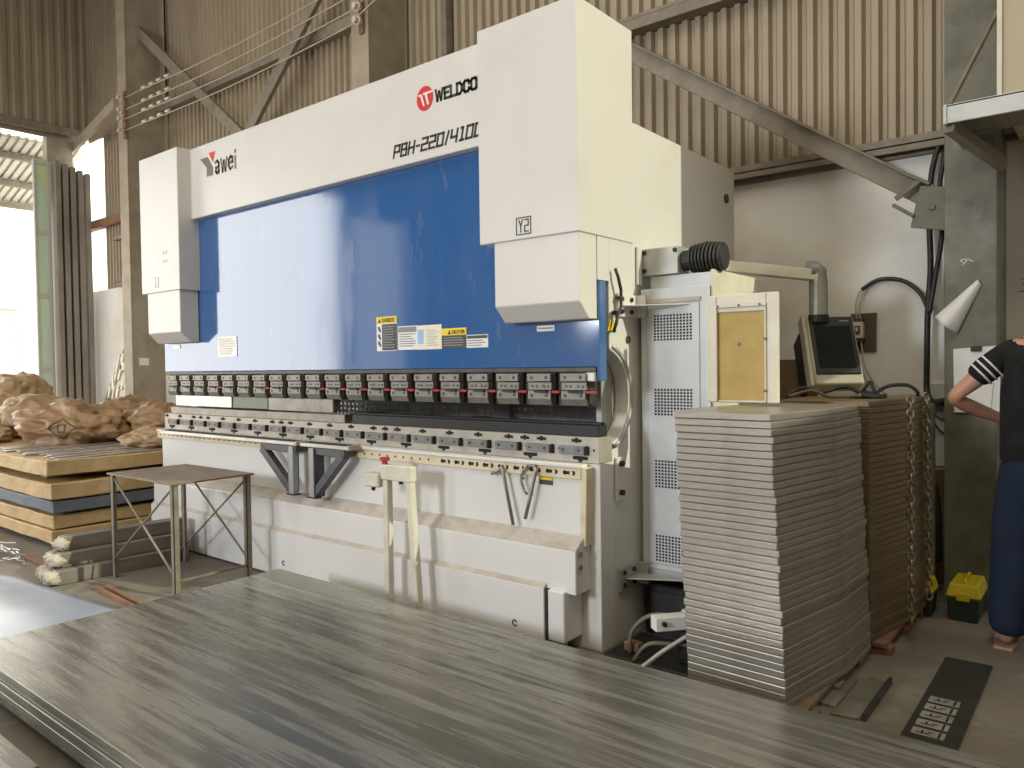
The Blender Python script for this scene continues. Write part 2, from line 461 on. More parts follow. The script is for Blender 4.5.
# outside the gateway: awning, gate pillar, meter boxes
aw = MB(); n = 50
for i in range(n):
    y = -3.6 + i*.12
    aw.hexa([(-13.4, y, 4.27), (-11.3, y, 4.92), (-11.3, y+.07, 4.92), (-13.4, y+.07, 4.27), (-13.4, y, 4.31), (-11.3, y, 4.96), (-11.3, y+.07, 4.96), (-13.4, y+.07, 4.31)])
    aw.hexa([(-13.4, y+.07, 4.31), (-11.3, y+.07, 4.96), (-11.3, y+.12, 4.96), (-13.4, y+.12, 4.31), (-13.4, y+.07, 4.33), (-11.3, y+.07, 4.98), (-11.3, y+.12, 4.98), (-13.4, y+.12, 4.33)])
t = thing('awning', 'corrugated awning roof hanging outside above the open gateway', 'awning', (-12.9, 0, 4.1))
aw.build('roof_sheet', 'doorframe', t)
for k, x in enumerate((-13.2, -12.5, -11.7)):
    MB().box(x-.05, x+.05, -3.6, 2.35, 3.76+(x+14.6)*.324, 3.84+(x+14.6)*.324).build('purlin', 'brace', t, bevel=.004)
t = thing('gate_pillar', 'red gate pillar, coloured pale for glare, outside the gateway behind the sacks', 'pillar', (-14.2, 2.15, -.02))
MB().box(-14.35, -14.0, 1.9, 2.22, -.02, 2.5).build('shaft', 'redpillar', t, bevel=.01)
MB().box(-14.4, -13.95, 1.86, 2.26, 2.5, 2.62).box(-14.3, -14.05, 1.95, 2.17, 2.62, 2.9).build('cap', 'doorframe', t, bevel=.01)
t = thing('meter_box', 'pale meter box on a post outside the gateway', 'meter box', (-13.2, 2.35, -.02))
MB().box(-13.3, -13.1, 2.3, 2.42, 1.5, 2.0).build('case', 'doorframe', t, bevel=.01)
MB().cyl((-13.2, 2.36, -.02), (-13.2, 2.36, 3.2), .03).build('post', 'greymetal', t)
MB().tube([(-13.2, 2.28, 2.0), (-13.25, 2.2, 1.6), (-13.2, 2.28, 1.2), (-13.2, 2.36, 1.1)], .012).build('cable', 'doorframe', t)

# folding steel door leaves, pushed together beside the corner
dr = bpy.data.objects.new('door_1', None); C.objects.link(dr); dr.location = (-10.7, 1.9, 0); ROOTLOC['door_1'] = (-10.7, 1.9, 0)
struct(dr, 'grey folded steel door leaves pushed together beside the open gateway', 'door')
for i in range(5):
    y = 1.63+i*.105
    b = MB().box(-10.72, -10.52, y, y+.045, .05, 4.5-.03*i).box(-10.518, -10.48, y-.012, y+.06, .05, 4.5-.03*i)
    b.build('leaf', 'doorgrey', dr, bevel=.003)
b = MB()
z0, z1 = .1, 4.5
b.box(-10.7, -10.64, 1.38, 1.41, z0, z1).box(-10.7, -10.64, 1.56, 1.60, z0, z1)
for z in (.1, 1.35, 2.45, 3.4, 4.44): b.box(-10.69, -10.65, 1.41, 1.56, z, z+.07)
lf = b.build('glazed_leaf', 'doorframe', dr, bevel=.003)
MB().box(-10.68, -10.665, 1.405, 1.565, z0+.05, z1-.05).build('pane', 'doorpane', lf)

# ================================================================== PRESS BRAKE
pb = thing('press_brake', 'large white hydraulic press brake with a blue ram', 'press brake', (-2.05, .5, 0))
B = .004
# side frames with the throat opening
def frame_poly():
    p = [(.1, 0), (.1, .93)]
    cyc, czc, rr = .06, 1.19, .215
    p += [(.16, .95)]
    for k in range(15):
        a = -PI/2+.25 + (PI-.5)*k/14
        p.append((cyc+rr*math.cos(a), czc+rr*1.06*math.sin(a)))
    p += [(.1, 1.42), (.1, 2.2), (.1, 2.5), (.36, 2.542), (1.6, 2.542), (1.6, 1.98), (1.3, 1.9), (1.3, 0)]
    return p


for x0 in (-.08, -4.1):
    f = MB().prism(frame_poly(), 'x', x0, x0+.077).build('side_frame', 'white', pb, bevel=.003)
rimp = [(-.004, .06+.235*math.cos(a), 1.19+.25*math.sin(a)) for a in [(-PI/2+.35)+(PI-.6)*k/20 for k in range(21)]]
MB().tube(rimp, .012, 8).build('throat_edging', 'greymetal', pb, smooth=True)
MB().box(-4.02, -.08, .40, 1.6, 1.98, 2.54).build('rear_housing', 'white', pb, bevel=.004)
MB().cyl((-.002, 1.47, 2.35), (.006, 1.47, 2.35), .028).build('grommet', 'steeldark', pb)
MB().cyl((-.002, .27, 1.467), (.004, .27, 1.467), .019).build('grommet', 'steeldark', pb)
# bed
MB().box(-4.1, 0, 0, .12, 0, .882).build('bed', 'panelwhite', pb, bevel=.003)
MB().box(-4.1, -.06, -.075, .0, .865, .882).build('bed_top_plate', 'panelwhite', pb, bevel=.003)
rl = MB().box(-4.1, -.065, -.065, 0, .812, .865).build('front_rail', 'cream', pb, bevel=.002)
b = MB()
for k in range(60):
    x = -4.05+k*.0665
    if x > -1.0 and x < -.1: continue
    b.cyl((x, -.0665, .84), (x, -.06, .84), .006, 8)
for k in range(9):
    x = -.93+k*.1
    b.box(x-.024, x+.024, -.0665, -.06, .833, .848); b.cyl((x-.024, -.0668, .8405), (x-.024, -.06, .8405), .011, 8); b.cyl((x+.024, -.0668, .8405), (x+.024, -.06, .8405), .011, 8)
b.build('hole_pattern', 'hole', rl)
b = MB()
for k in range(9):
    x = -.93+k*.1
    b.cyl((x+.016, -.072, .8405), (x+.016, -.0645, .8405), .009, 8)
b.build('bolt', 'cream', rl)
MB().box(-4.06, -.065, -.048, 0, .5, .812).build('upper_front_panel', 'panelwhite', pb, bevel=.003)
MB().hexa([(-.075, -.06, .5), (-.045, -.06, .5), (-.045, 0, .5), (-.075, 0, .5), (-.075, -.06, .868), (-.035, -.06, .868), (-.035, 0, .868), (-.075, 0, .868)]).build('end_trim', 'cream', pb, bevel=.003)
lg = MB().prism([(-.0, .545), (-.05, .545), (-.125, .488), (-.125, .285), (0, .285)], 'x', -4.06, -.058).build('ledge_box', 'panelwhite', pb, bevel=.004)
MB().prism([(-.051, .5455), (-.1235, .4895), (-.1235, .4915), (-.051, .5475)], 'x', -4.06, -.058).build('dusty_top', 'dusty', lg)
b = MB()
for z in (.47, .41): b.cyl((-.058, -.09, z), (-.05, -.09, z), .013, 10)
b.build('bolt', 'steel', lg)
lp = MB().prism([(0, .297), (-.15, .297), (-.15, .012), (0, .012)], 'x', -4.06, -.225).build('lower_front_panel', 'panelwhite', pb, bevel=.003)
MB().prism([(-.126, .2975), (-.149, .2975), (-.126, .318)], 'x', -4.06, -.225).build('dusty_top', 'dusty', lp)
MB().box(-.224, -.199, -.14, 0, .02, .296).build('gap_shade_strip', 'rubber', pb)  # dark strip standing in for the shade inside an open gap
MB().box(-.198, -.105, -.155, 0, .062, .298).build('corner_box', 'panelwhite', pb, bevel=.005)
MB().box(-.185, -.15, -.14, -.06, 0, .062).build('levelling_foot', 'greymetal', pb, bevel=.004)
b = MB()
for (x, z, y) in ((-.42, .80, -.048), (-.40, .10, -.15), (-2.3, .10, -.15)):
    for k in range(9):
        a0, a1 = .5+k*.6, .5+(k+1)*.6
        b.beam((x+.014*math.cos(a0), y-.001, z+.014*math.sin(a0)), (x+.014*math.cos(a1), y-.001, z+.014*math.sin(a1)), .003, .006)
b.build('cam_lock', 'black', pb)
# end face bracket with two bolts
br = MB().box(-.0, .012, .13, .20, .69, .90).build('end_bracket', 'white', pb, bevel=.003)
MB().cyl((.01, .165, .87), (.03, .165, .87), .014, 10).cyl((.01, .165, .73), (.03, .165, .73), .014, 10).build('bolt', 'black', br)

# ram and top cover
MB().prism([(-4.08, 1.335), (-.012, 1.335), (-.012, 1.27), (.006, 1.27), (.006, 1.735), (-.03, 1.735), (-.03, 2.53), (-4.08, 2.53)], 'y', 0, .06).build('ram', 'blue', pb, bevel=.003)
MB().box(-4.07, -.014, -.004, .058, 1.312, 1.334).build('ram_lower_edge', 'steeldark', pb, bevel=.002)
bc = MB().box(-4.02, -.08, -.055, .2, 2.468, 2.985).build('beam_cover', 'white', pb, bevel=.004)
MB().box(-4.02, -.08, .2, .33, 2.542, 2.93).build('beam_back', 'white', pb, bevel=.004)
ys = -.055
# round emblem with two white slanting strokes
lo = MB(); lo.prism([(-1.05+.062*math.cos(2*PI*k/40), 2.795+.066*math.sin(2*PI*k/40)) for k in range(40)], 'y', ys-.002, ys)
lo.build('round_emblem', 'redlogo', bc)
lo = MB()
yy = ys-.0025
lo.prism([(-1.098, 2.822), (-1.072, 2.822), (-1.050, 2.755), (-1.063, 2.755), (-1.083, 2.812), (-1.096, 2.812)], 'y', yy-.001, yy)
lo.prism([(-1.062, 2.826), (-.992, 2.826), (-.992, 2.815), (-1.034, 2.815), (-1.018, 2.757), (-1.031, 2.757), (-1.049, 2.815), (-1.062, 2.815)], 'y', yy-.001, yy)
lo.build('emblem_strokes', 'labelwhite', bc)
lettering(MB(), 'WELDCOM', -.968, 2.762, ys, .055, .034, .016, .0145, widths={'W': 1.45, 'M': 1.35, 'E': .85, 'L': .8}).build('maker_lettering', 'ink', bc)
lettering(MB(), 'PBH-220/4100', -1.305, 2.522, ys, .062, .040, .019, .0125, slant=.22, widths={'-': .6, '/': .55, '1': .8}).build('model_lettering', 'ink', bc)
lo = MB()
lo.prism([(-3.37, 2.885), (-3.27, 2.885), (-3.2, 2.80), (-3.2, 2.745), (-3.285, 2.745), (-3.285, 2.81)], 'y', ys-.002, ys)
lettering(lo, 'awei', -3.17, 2.75, ys, .125, .055, .022, .02, widths={'i': .35, 'w': 1.35})
lo.build('brand_lettering', 'inkgrey', bc)
MB().prism([(-3.255, 2.91), (-3.165, 2.91), (-3.2, 2.835)], 'y', ys-.002, ys).build('red_triangle', 'redlogo', bc)

# cylinder covers
for k, (x0, x1) in enumerate(((-.583, 0), (-4.1, -3.517))):
    cv = MB().prism([(x0, -.16), (x1+.002, -.16), (x1+.002, .33), (x0, .33)], 'z', 1.942, 2.985).build('cylinder_cover', 'white', pb, bevel=.004)
    xa, xb = (x0+.085, x1-.004) if k == 0 else (x0+.07, x1-.02)
    MB().prism([(-.15, 1.945), (-.15, 1.632), (-.075, 1.556), (-.004, 1.556), (-.004, 1.945)], 'x', xa, xb).build('lower_cover', 'white', cv, bevel=.004)
    if k == 0:
        z0, z1, x0, x1 = 1.962, 2.045, -.352, -.262; w = .005
        f = MB()
        f.box(x0, x1, -.1618, -.16, z0, z0+w).box(x0, x1, -.1618, -.16, z1-w, z1).box(x0, x0+w, -.1618, -.16, z0, z1).box(x1-w, x1, -.1618, -.16, z0, z1)
        lettering(f, 'Y2', x0+.018, z0+.014, -.16, .055, .021, .013, .006, t=.0018)
        f.build('axis_sign', 'ink', cv)
    else:
        f = MB()
        for (xx, zz) in ((-3.74, 2.22), (-3.70, 2.225), (-3.74, 2.155), (-3.70, 2.16)): f.box(xx-.006, xx+.006, -.1618, -.16, zz, zz+.02)
        x0, x1, z0, z1 = -3.88, -3.83, 1.98, 2.06; w = .004
        f.box(x0, x1, -.1618, -.16, z0, z0+w).box(x0, x1, -.1618, -.16, z1-w, z1).box(x0, x0+w, -.1618, -.16, z0, z1).box(x1-w, x1, -.1618, -.16, z0, z1)
        f.build('axis_sign', 'dusty', cv)
MB().prism([(.0, 1.74), (.1, 1.74), (.1, 1.941), (.0, 1.941)], 'x', -.028, -.003).build('cover_stay', 'white', pb)

# stickers on the ram
def sticker(x0, x1, z0, z1, m, parent=pb, y=0.):
    return MB().box(x0, x1, y-.002, y, z0, z1).build('warning_label', m, parent)


def lines(o, x0, x1, z0, z1, n, m, y=0., jag=True):
    b = MB(); dz = (z1-z0)/n
    for k in range(n):
        e = x1-(random.random()*.35*(x1-x0) if jag else 0)
        b.box(x0, e, y-.003, y-.001, z0+dz*(k+.3), z0+dz*(k+.7))
    b.build('small_print', m, o)


s = sticker(-1.535, -1.36, 1.442, 1.642, 'labelwhite')
MB().box(-1.535, -1.36, -.003, 0, 1.602, 1.642).build('header', 'labelyellow', s)
MB().box(-1.488, -1.362, -.003, 0, 1.446, 1.598).build('text_field', 'labelblack', s)
MB().prism([(-1.522, 1.608), (-1.494, 1.608), (-1.508, 1.634)], 'y', -.004, -.002).build('symbol', 'ink', s)
lettering(MB(), 'DANGER', -1.484, 1.611, -.003, .02, .012, .006, .004, t=.001).build('lettering', 'ink', s)
lines(s, -1.48, -1.37, 1.455, 1.59, 9, 'labelgrey', -.003)
b = MB()
for z in (1.565, 1.52, 1.48): b.box(-1.522, -1.505, -.003, -.001, z, z+.02).box(-1.512, -1.498, -.003, -.001, z-.012, z+.005)
b.build('pictograms', 'ink', s)
s = sticker(-1.352, -1.195, 1.445, 1.580, 'labelwhite'); MB().box(-1.348, -1.20, -.003, 0, 1.545, 1.575).build('header', 'labelgrey', s)
lines(s, -1.34, -1.205, 1.46, 1.54, 6, 'labelgrey')
s = sticker(-1.195, -1.005, 1.443, 1.578, 'labelcream'); MB().box(-1.19, -1.145, -.003, 0, 1.475, 1.555).build('picture', 'labelblue', s)
lines(s, -1.12, -1.02, 1.46, 1.555, 8, 'dusty')
s = sticker(-1.003, -.822, 1.444, 1.553, 'labelblack'); MB().box(-1.003, -.822, -.003, 0, 1.515, 1.553).build('header', 'labelyellow', s)
MB().prism([(-.958, 1.52), (-.934, 1.52), (-.946, 1.545)], 'y', -.004, -.002).build('symbol', 'ink', s)
lettering(MB(), 'CAUTION'.replace('S', 'C'), -.925, 1.523, -.003, .018, .009, .005, .0035, t=.001, widths={'I': .4}).build('lettering', 'ink', s)
lines(s, -.99, -.835, 1.455, 1.508, 4, 'labelgrey')
s = sticker(-.822, -.672, 1.444, 1.512, 'labelwhite'); MB().box(-.818, -.676, -.003, 0, 1.492, 1.508).build('header', 'labelblack', s)
lines(s, -.815, -.68, 1.45, 1.488, 3, 'labelgrey')
s = sticker(-.355, -.25, 1.512, 1.54, 'labelwhite'); lines(s, -.347, -.258, 1.518, 1.536, 1, 'labelgrey', jag=False)
s = MB().box(-3.28, -3.03, -.004, 0, 1.44, 1.585).build('rating_plate', 'silverplate', pb); lines(s, -3.26, -3.05, 1.455, 1.575, 7, 'dusty', -.003)
MB().box(-3.93, -3.83, -.004, 0, 1.515, 1.545).build('rating_plate', 'silverplate', pb)
# yellow warning triangle on the side frame
tr = MB().prism([(.075+.0, 1.50), (.155, 1.50), (.115, 1.58)], 'x', 0, .002).build('warning_triangle', 'labelyellow', pb)
MB().prism([(.108, 1.515), (.118, 1.535), (.112, 1.535), (.120, 1.56), (.108, 1.54), (.114, 1.54)], 'x', .002, .003).prism([(.075, 1.50), (.155, 1.50), (.115, 1.58), (.115, 1.572), (.148, 1.505), (.082, 1.505)], 'x', .0015, .0025).build('symbol', 'ink', tr)
# black hose beside the ram
MB().tube([(.02, .12, 1.80), (.03, .13, 1.76), (.03, .155, 1.70), (.03, .155, 1.62), (.03, .12, 1.57), (.03, .11, 1.54), (.02, .10, 1.50)], .008, 8).build('hose', 'rubber', pb, smooth=True)
MB().box(.005, .036, .14, .17, 1.655, 1.67).build('hose_clip', 'steeldark', pb, bevel=.003)
MB().box(.005, .036, .105, .135, 1.58, 1.60).build('hose_clip', 'steeldark', pb, bevel=.003)

# tool clamps under the ram: 20 at 200 mm
def make_clamp(i, red):
    x = -4.0+.2*i
    base = MB().box(x-.045, x+.145, .02, .07, 1.15, 1.312)
    base.box(x+.147, x+.152, -.005, .03, 1.16, 1.31)
    c = base.build('tool_clamp', 'steeldark', pb, bevel=.002)
    MB().box(x, x+.143, -.03, .02, 1.268, 1.306).build('upper_plate', 'clampgrey', c, bevel=.002)
    MB().box(x+.002, x+.143, -.022, .02, 1.226, 1.264).build('middle_plate', 'clampgrey', c, bevel=.002)
    MB().box(x+.002, x+.14, -.026, .02, 1.182, 1.222).hexa([(x+.004, -.012, 1.152), (x+.138, -.012, 1.152), (x+.138, .02, 1.152), (x+.004, .02, 1.152), (x+.002, -.026, 1.182), (x+.14, -.026, 1.182), (x+.14, .02, 1.182), (x+.002, .02, 1.182)]).build('lower_plate', 'clampgrey', c, bevel=.0015)
    b = MB()
    for xx, zz, y in ((x+.028, 1.287, -.03), (x+.115, 1.287, -.03), (x+.025, 1.200, -.026), (x+.115, 1.200, -.026)): b.cyl((xx, y-.002, zz), (xx, y+.004, zz), .0085, 8)
    for xx in (x+.03, x+.055, x+.098, x+.125): b.cyl((xx, -.0235, 1.244), (xx, -.018, 1.244), .007, 8)
    b.build('bolt', 'steeldark', c)
    if red: MB().box(x+.143, x+.192, -.026, .0, 1.210, 1.223).build('red_lever', 'red', c, bevel=.003)
    MB().beam((x+.05, -.034, 1.219), (x+.125, -.034, 1.217), .012, .01).build('lever', 'black', c)


for i in range(20): make_clamp(i, i >= 9 or i in (3, 6))
MB().box(-.065, -.016, -.015, .05, 1.268, 1.31).build('end_block', 'alu', pb, bevel=.003)

# die rail with its clamps
dr_ = MB().box(-4.1, .0, -.004, .11, .882, 1.005).build('die_rail', 'railsteel', pb, bevel=.003)
b = MB()
for k in range(40):
    x = -4.06+k*.1035
    if k % 2 == 0 or k % 5 == 0: b.box(x-.028, x+.028, -.0055, 0, .980, .993).cyl((x, -.0058, .988), (x, 0, .988), .013, 8)
for k in range(14):
    x = -3.98+k*.298
    b.box(x-.042, x+.042, -.0055, 0, .897, .914).cyl((x, -.0058, .898), (x, 0, .898), .013, 8)
for k in range(20):
    b.cyl((-3.83+k*.2, -.0055, .945), (-3.83+k*.2, 0, .945), .006, 6)
b.build('slot_pattern', 'hole', dr_)
for i in range(20):
    x = -4.02+.2*i
    c = MB().box(x, x+.145, -.022, 0, .922, .962).build('die_clamp', 'dieclamp', pb, bevel=.002)
    MB().box(x+.145, x+.162, -.026, 0, .920, .964).build('wedge', 'hole', c, bevel=.004)
    MB().cyl((x+.025, -.025, .943), (x+.025, -.02, .943), .007, 8).cyl((x+.115, -.025, .943), (x+.115, -.02, .943), .007, 8).build('bolt', 'steeldark', c)

# inside the throat: back gauge and rear guard
MB().box(-4.02, -.08, .55, .67, .88, .985).build('back_gauge_beam', 'steeldark', pb, bevel=.004)
for x in (-2.3, -1.3): MB().box(x, x+.12, .28, .62, .985, 1.03).box(x+.02, x+.10, .2, .3, .99, 1.02).build('gauge_finger', 'black', pb, bevel=.003)
b = MB()
for k in range(9): b.box(-4.0, -.1, 1.02, 1.03, .98+k*.04, .98+k*.04+.026)
for k in range(78): b.box(-4.0+k*.05, -4.0+k*.05+.016, 1.018, 1.032, .95, 1.36)
b.build('rear_guard', 'labelwhite', pb)
for x in (-1.45, -.55): MB().box(x, x+.14, .95, 1.0, .9, 1.36).build('guard_post', 'greymetal', pb, bevel=.003)
MB().box(-.13, -.082, .2, .45, .9, 1.42).box(-.115, -.082, .15, .2, .9, 1.42).build('throat_guard', 'greymetal', pb, bevel=.003)

# hydraulic block and motor on the right side
hb = MB().box(.006, .205, .40, .52, 1.785, 1.92).build('hydraulic_block', 'greymetal', pb, bevel=.003)
MB().cyl((.022, .394, 1.90), (.022, .405, 1.90), .012, 8).cyl((.022, .394, 1.81), (.022, .405, 1.81), .012, 8).cyl((.19, .394, 1.90), (.19, .405, 1.90), .012, 8).build('bolt', 'black', hb)
MB().box(-.0, .012, .35, .395, 1.74, 1.93).build('mounting_plate', 'white', pb, bevel=.003)
mo = MB()
mo.cyl((.205, .47, 1.852), (.25, .47, 1.852), .05, 20)
mo.cyl((.25, .47, 1.852), (.415, .47, 1.852), .058, 24)
for k in range(9):
    rr = .078-.004*abs(k-4)**1.2/2
    mo.cyl((.251+k*.0185, .47, 1.855), (.263+k*.0185, .47, 1.855), rr, 24)
mo.build('motor', 'rubber', pb, bevel=.002)

# two hooked rods hanging from the rail
t = thing('hex_key', 'straight bare steel rod hung slanting on the bed rail, right of the white stand', 'rod', (-.48, -.1, .55))
MB().tube([(-.60, -.072, .800), (-.56, -.078, .815), (-.525, -.082, .842), (-.515, -.085, .82), (-.45, -.09, .56)], .009, 6).build('shaft', 'steel', t, smooth=True)
t = thing('hex_key', 'bent hook-shaped steel rod hung on the bed rail beside the small yellow label', 'rod', (-.35, -.1, .6))
MB().tube([(-.36, -.08, .86), (-.325, -.082, .862), (-.31, -.085, .84), (-.345, -.09, .70), (-.375, -.09, .60)], .009, 6).tube([(-.36, -.08, .86), (-.395, -.08, .83), (-.405, -.08, .78), (-.385, -.082, .735), (-.365, -.085, .72)], .008, 6).build('shaft', 'steel', t, smooth=True)
s = MB().box(-.315, -.235, -.0505, -.048, .77, .807).build('warning_label', 'labelblack', pb)
MB().box(-.315, -.235, -.052, -.049, .793, .807).build('header', 'labelyellow', s)

# tooling between ram and bed
GT = 'loose tooling between the ram and the die rail'
tag(MB().box(-4.02, -1.86, .01, .085, 1.005, 1.057).build('die_bar', 'steel', bevel=.003), 'long grey steel bar lying on the left half of the die rail', 'steel bar', GT)
tag(MB().box(-1.80, -.02, .02, .10, 1.005, 1.06).box(-1.80, -.02, .035, .05, 1.06, 1.072).box(-1.80, -.02, .07, .085, 1.06, 1.072).build('die_bar', 'darkbar', bevel=.003), 'long black die bar lying on the right half of the die rail', 'steel bar', GT)
tag(MB().prism([(-.0, 1.152), (.05, 1.152), (.05, 1.10), (.02, 1.066), (-.0, 1.066)], 'x', -2.66, -1.96).build('punch_bar', 'steel', bevel=.003), 'grey punch bar held in the clamps above the middle of the grey die bar', 'punch', GT)
tag(MB().prism([(-.0, 1.152), (.05, 1.152), (.05, 1.10), (.02, 1.07), (-.0, 1.07)], 'x', -3.10, -2.67).build('punch_bar', 'greenbar', bevel=.003), 'green painted punch bar held in the clamps left of the grey one', 'punch', GT)
tag(MB().prism([(-.0, 1.152), (.05, 1.152), (.05, 1.10), (.02, 1.07), (-.0, 1.07)], 'x', -3.92, -3.12).build('punch_bar', 'alu', bevel=.003), 'bright polished punch bar at the left end of the ram', 'punch', GT)

# ------------------------------------------------------------------ sheet support arms
def support_arm(x, flip, label):
    t = thing('sheet_support_arm', label, 'support arm', (x, -.08, .56), 'sheet support arms hooked on the bed rail')
    s = -1 if flip else 1      # the slanting strut runs towards s
    x1 = x+.05
    MB().box(x-.0, x1, -.17, -.13, .56, .86).build('upright', 'armgrey', t, bevel=.003)
    MB().box(x+.045 if s > 0 else x-.004, x1+.006 if s > 0 else x+.004, -.17, -.09, .56, .86).build('upright_web', 'armdark', t, bevel=.002)
    xe = x+s*.31
    MB().beam((x+.02, -.14, .565), (xe, -.14, .83), .05, .05, up=(0, 1, 0)).build('strut', 'armdark', t, bevel=.003)
    MB().box(min(x, xe)-.01, max(x1, xe)+.02, -.16, -.075, .82, .865).build('carrier', 'armdark', t, bevel=.003)
    MB().box(x-.02, x1+.02, -.175, -.125, .552, .562).build('foot_plate', 'steeldark', t, bevel=.002)
    return t


support_arm(-2.20, True, 'left dark grey support arm under the aluminium top, strut slanting to the left')
support_arm(-1.99, False, 'right dark grey support arm under the aluminium top, strut slanting to the right')
for (x0, x1, lab) in ((-3.86, -2.13, 'long pale aluminium support top on the left arm'), (-2.08, -1.62, 'short pale aluminium support top on the right arm')):
    t = thing('support_top', lab, 'support rail', ((x0+x1)/2, -.1, .866), 'aluminium support tops')
    MB().box(x0, x1, -.165, -.078, .866, .888).build('bed_plate', 'alu', t, bevel=.002)
    for y in (-.15, -.12, -.09): MB().box(x0, x1, y-.004, y+.004, .888, .891).build('slot_line', 'hole', t)
    MB().box(x1, x1+.018, -.17, -.08, .864, .893).build('end_cap', 'dusty', t, bevel=.003)

# ------------------------------------------------------------------ pedestal stand
t = thing('control_stand', 'cream two-legged stand with a red button, before the bed', 'control stand', (-1.08, -.3, 0))
MB().box(-1.205, -1.165, -.27, -.23, 0.012, .745).build('leg', 'stand', t, bevel=.004)
MB().beam((-.955, -.25, .012), (-1.01, -.25, .745), .04, .04, up=(0, 1, 0)).build('leg', 'stand', t, bevel=.004)
MB().box(-1.215, -.985, -.275, -.225, .745, .825).build('crosshead', 'stand', t, bevel=.005)
MB().box(-1.335, -1.217, -.29, -.22, .70, .775).build('button_box', 'stand', t, bevel=.008)
MB().cyl((-1.205, -.25, .825), (-1.205, -.25, .845), .016).cyl((-1.205, -.25, .845), (-1.205, -.25, .862), .027).build('button', 'red', t)
MB().cyl((-1.28, -.27, .685), (-1.27, -.27, .70), .012).build('cable_gland', 'black', t)
MB().cyl((-1.08, -.25, .728), (-1.08, -.25, .745), .012).build('cable_gland', 'black', t)
MB().box(-1.22, -.90, -.36, -.16, 0, .012).build('base_plate', 'stand', t, bevel=.002)

# ------------------------------------------------------------------ electrical cabinet
t = thing('electrical_cabinet', 'pale blue-white electrical cabinet with four vents, bolted beside the press brake', 'cabinet', (.2, .7, .3))
MB().box(.02, .37, .36, 1.0, .33, 1.715).build('body', 'cabinet', t, bevel=.004)
MB().box(.045, .37, .42, 1.05, 1.715, 1.782).build('top_housing', 'cabinet', t, bevel=.003)
MB().box(.371, .388, .40, 1.05, .33, 1.79).build('side_panel', 'doorcream', t, bevel=.003)
vp = MB().box(.06, .335, .352, .362, .36, 1.635).build('vent_panel', 'cabinet', t, bevel=.003)
for (za, zb) in ((1.455, 1.585), (1.09, 1.225), (.735, .875), (.37, .505)):
    b = MB()
    for i in range(12):
        for j in range(9):
            x = .098+i*.0172; z = za+.004+j*(zb-za)/9
            b.box(x, x+.0105, .3508, .3525, z, z+.0095)
    b.build('vent_grille', 'hole', vp)
MB().box(.05, .34, .350, .358, 1.642, 1.662).build('panel_slot', 'dusty', t)
# angle brackets carrying the cabinet
for z in (1.625, .30):
    b = MB().box(.0, .012, .15, .34, z-.05, z+.06).box(.0, .06, .335, .347, z-.05, z+.06).prism([(.012, .20), (.29, .345), (.012, .345)], 'z', z, z+.006)
    k = b.build('angle_bracket', 'white' if z > 1 else 'greymetal', t, bevel=.002)
    q = MB()
    for y in (.19, .28):
        for zz in (z-.025, z+.035): q.cyl((.01, y, zz), (.022, y, zz), .011, 8)
    q.build('bolt', 'black', k)
MB().box(.02, .385, .36, 1.0, .285, .33).build('plinth', 'greymetal', t, bevel=.004)
# opened door
d = MB()
d.box(.392, .435, .32, .35, 1.165, 1.655).box(.665, .715, .32, .35, 1.165, 1.655).box(.435, .665, .321, .349, 1.575, 1.655).box(.435, .665, .321, .349, 1.165, 1.175)
d = d.build('door', 'doorcream', t, bevel=.004)
MB().box(.43, .67, .33, .345, 1.17, 1.58).build('door_board', 'tanboard', d)
b = MB().box(.43, .44, .311, .32, 1.17, 1.595).box(.66, .668, .311, .32, 1.17, 1.595).box(.43, .668, .311, .3205, 1.596, 1.612)
b.build('gasket', 'doorcream', d, bevel=.002)
b = MB()
for x in (.445, .545, .64): b.cyl((x, .306, 1.604), (x, .315, 1.604), .006, 6)
for z in (1.45, 1.22): b.cyl((.664, .306, z), (.664, .315, z), .006, 6)
b.cyl((.538, .325, 1.43), (.538, .335, 1.43), .007, 6)
b.build('stud', 'steeldark', d)

# ------------------------------------------------------------------ pendant control
t = thing('control_pendant', 'operator screen hanging from a square swing arm above the stacks', 'control panel', (.6, 1.25, 1.2))
MB().beam((.03, .76, 1.895), (.585, 1.26, 1.815), .055, .06).build('swing_arm', 'doorcream', t, bevel=.004)
MB().box(.0, .06, .72, .82, 1.85, 1.94).build('arm_bracket', 'doorcream', t, bevel=.004)
MB().cyl((.60, 1.28, 1.57), (.60, 1.28, 1.79), .048, 18).tube([(.60, 1.28, 1.79), (.60, 1.28, 1.835), (.585, 1.265, 1.85), (.56, 1.24, 1.85)], .045, 14).build('drop_tube', 'galv', t, smooth=False)
MB().cyl((.60, 1.28, 1.56), (.60, 1.28, 1.60), .053, 18).build('collar', 'black', t)
def tilted(x0, x1, y0, y1, z0, z1, m, name, par, c=(.68, 1.25, 1.4), bev=.003, tilt=-.5, yaw=.55):
    b = MB().box(x0, x1, y0, y1, z0, z1)
    R = Matrix.Translation(c) @ Matrix.Rotation(yaw, 4, 'Z') @ Matrix.Rotation(tilt, 4, 'X') @ Matrix.Translation(-Vector(c))
    for v in b.bm.verts: v.co = R @ v.co
    return b.build(name, m, par, bevel=bev)


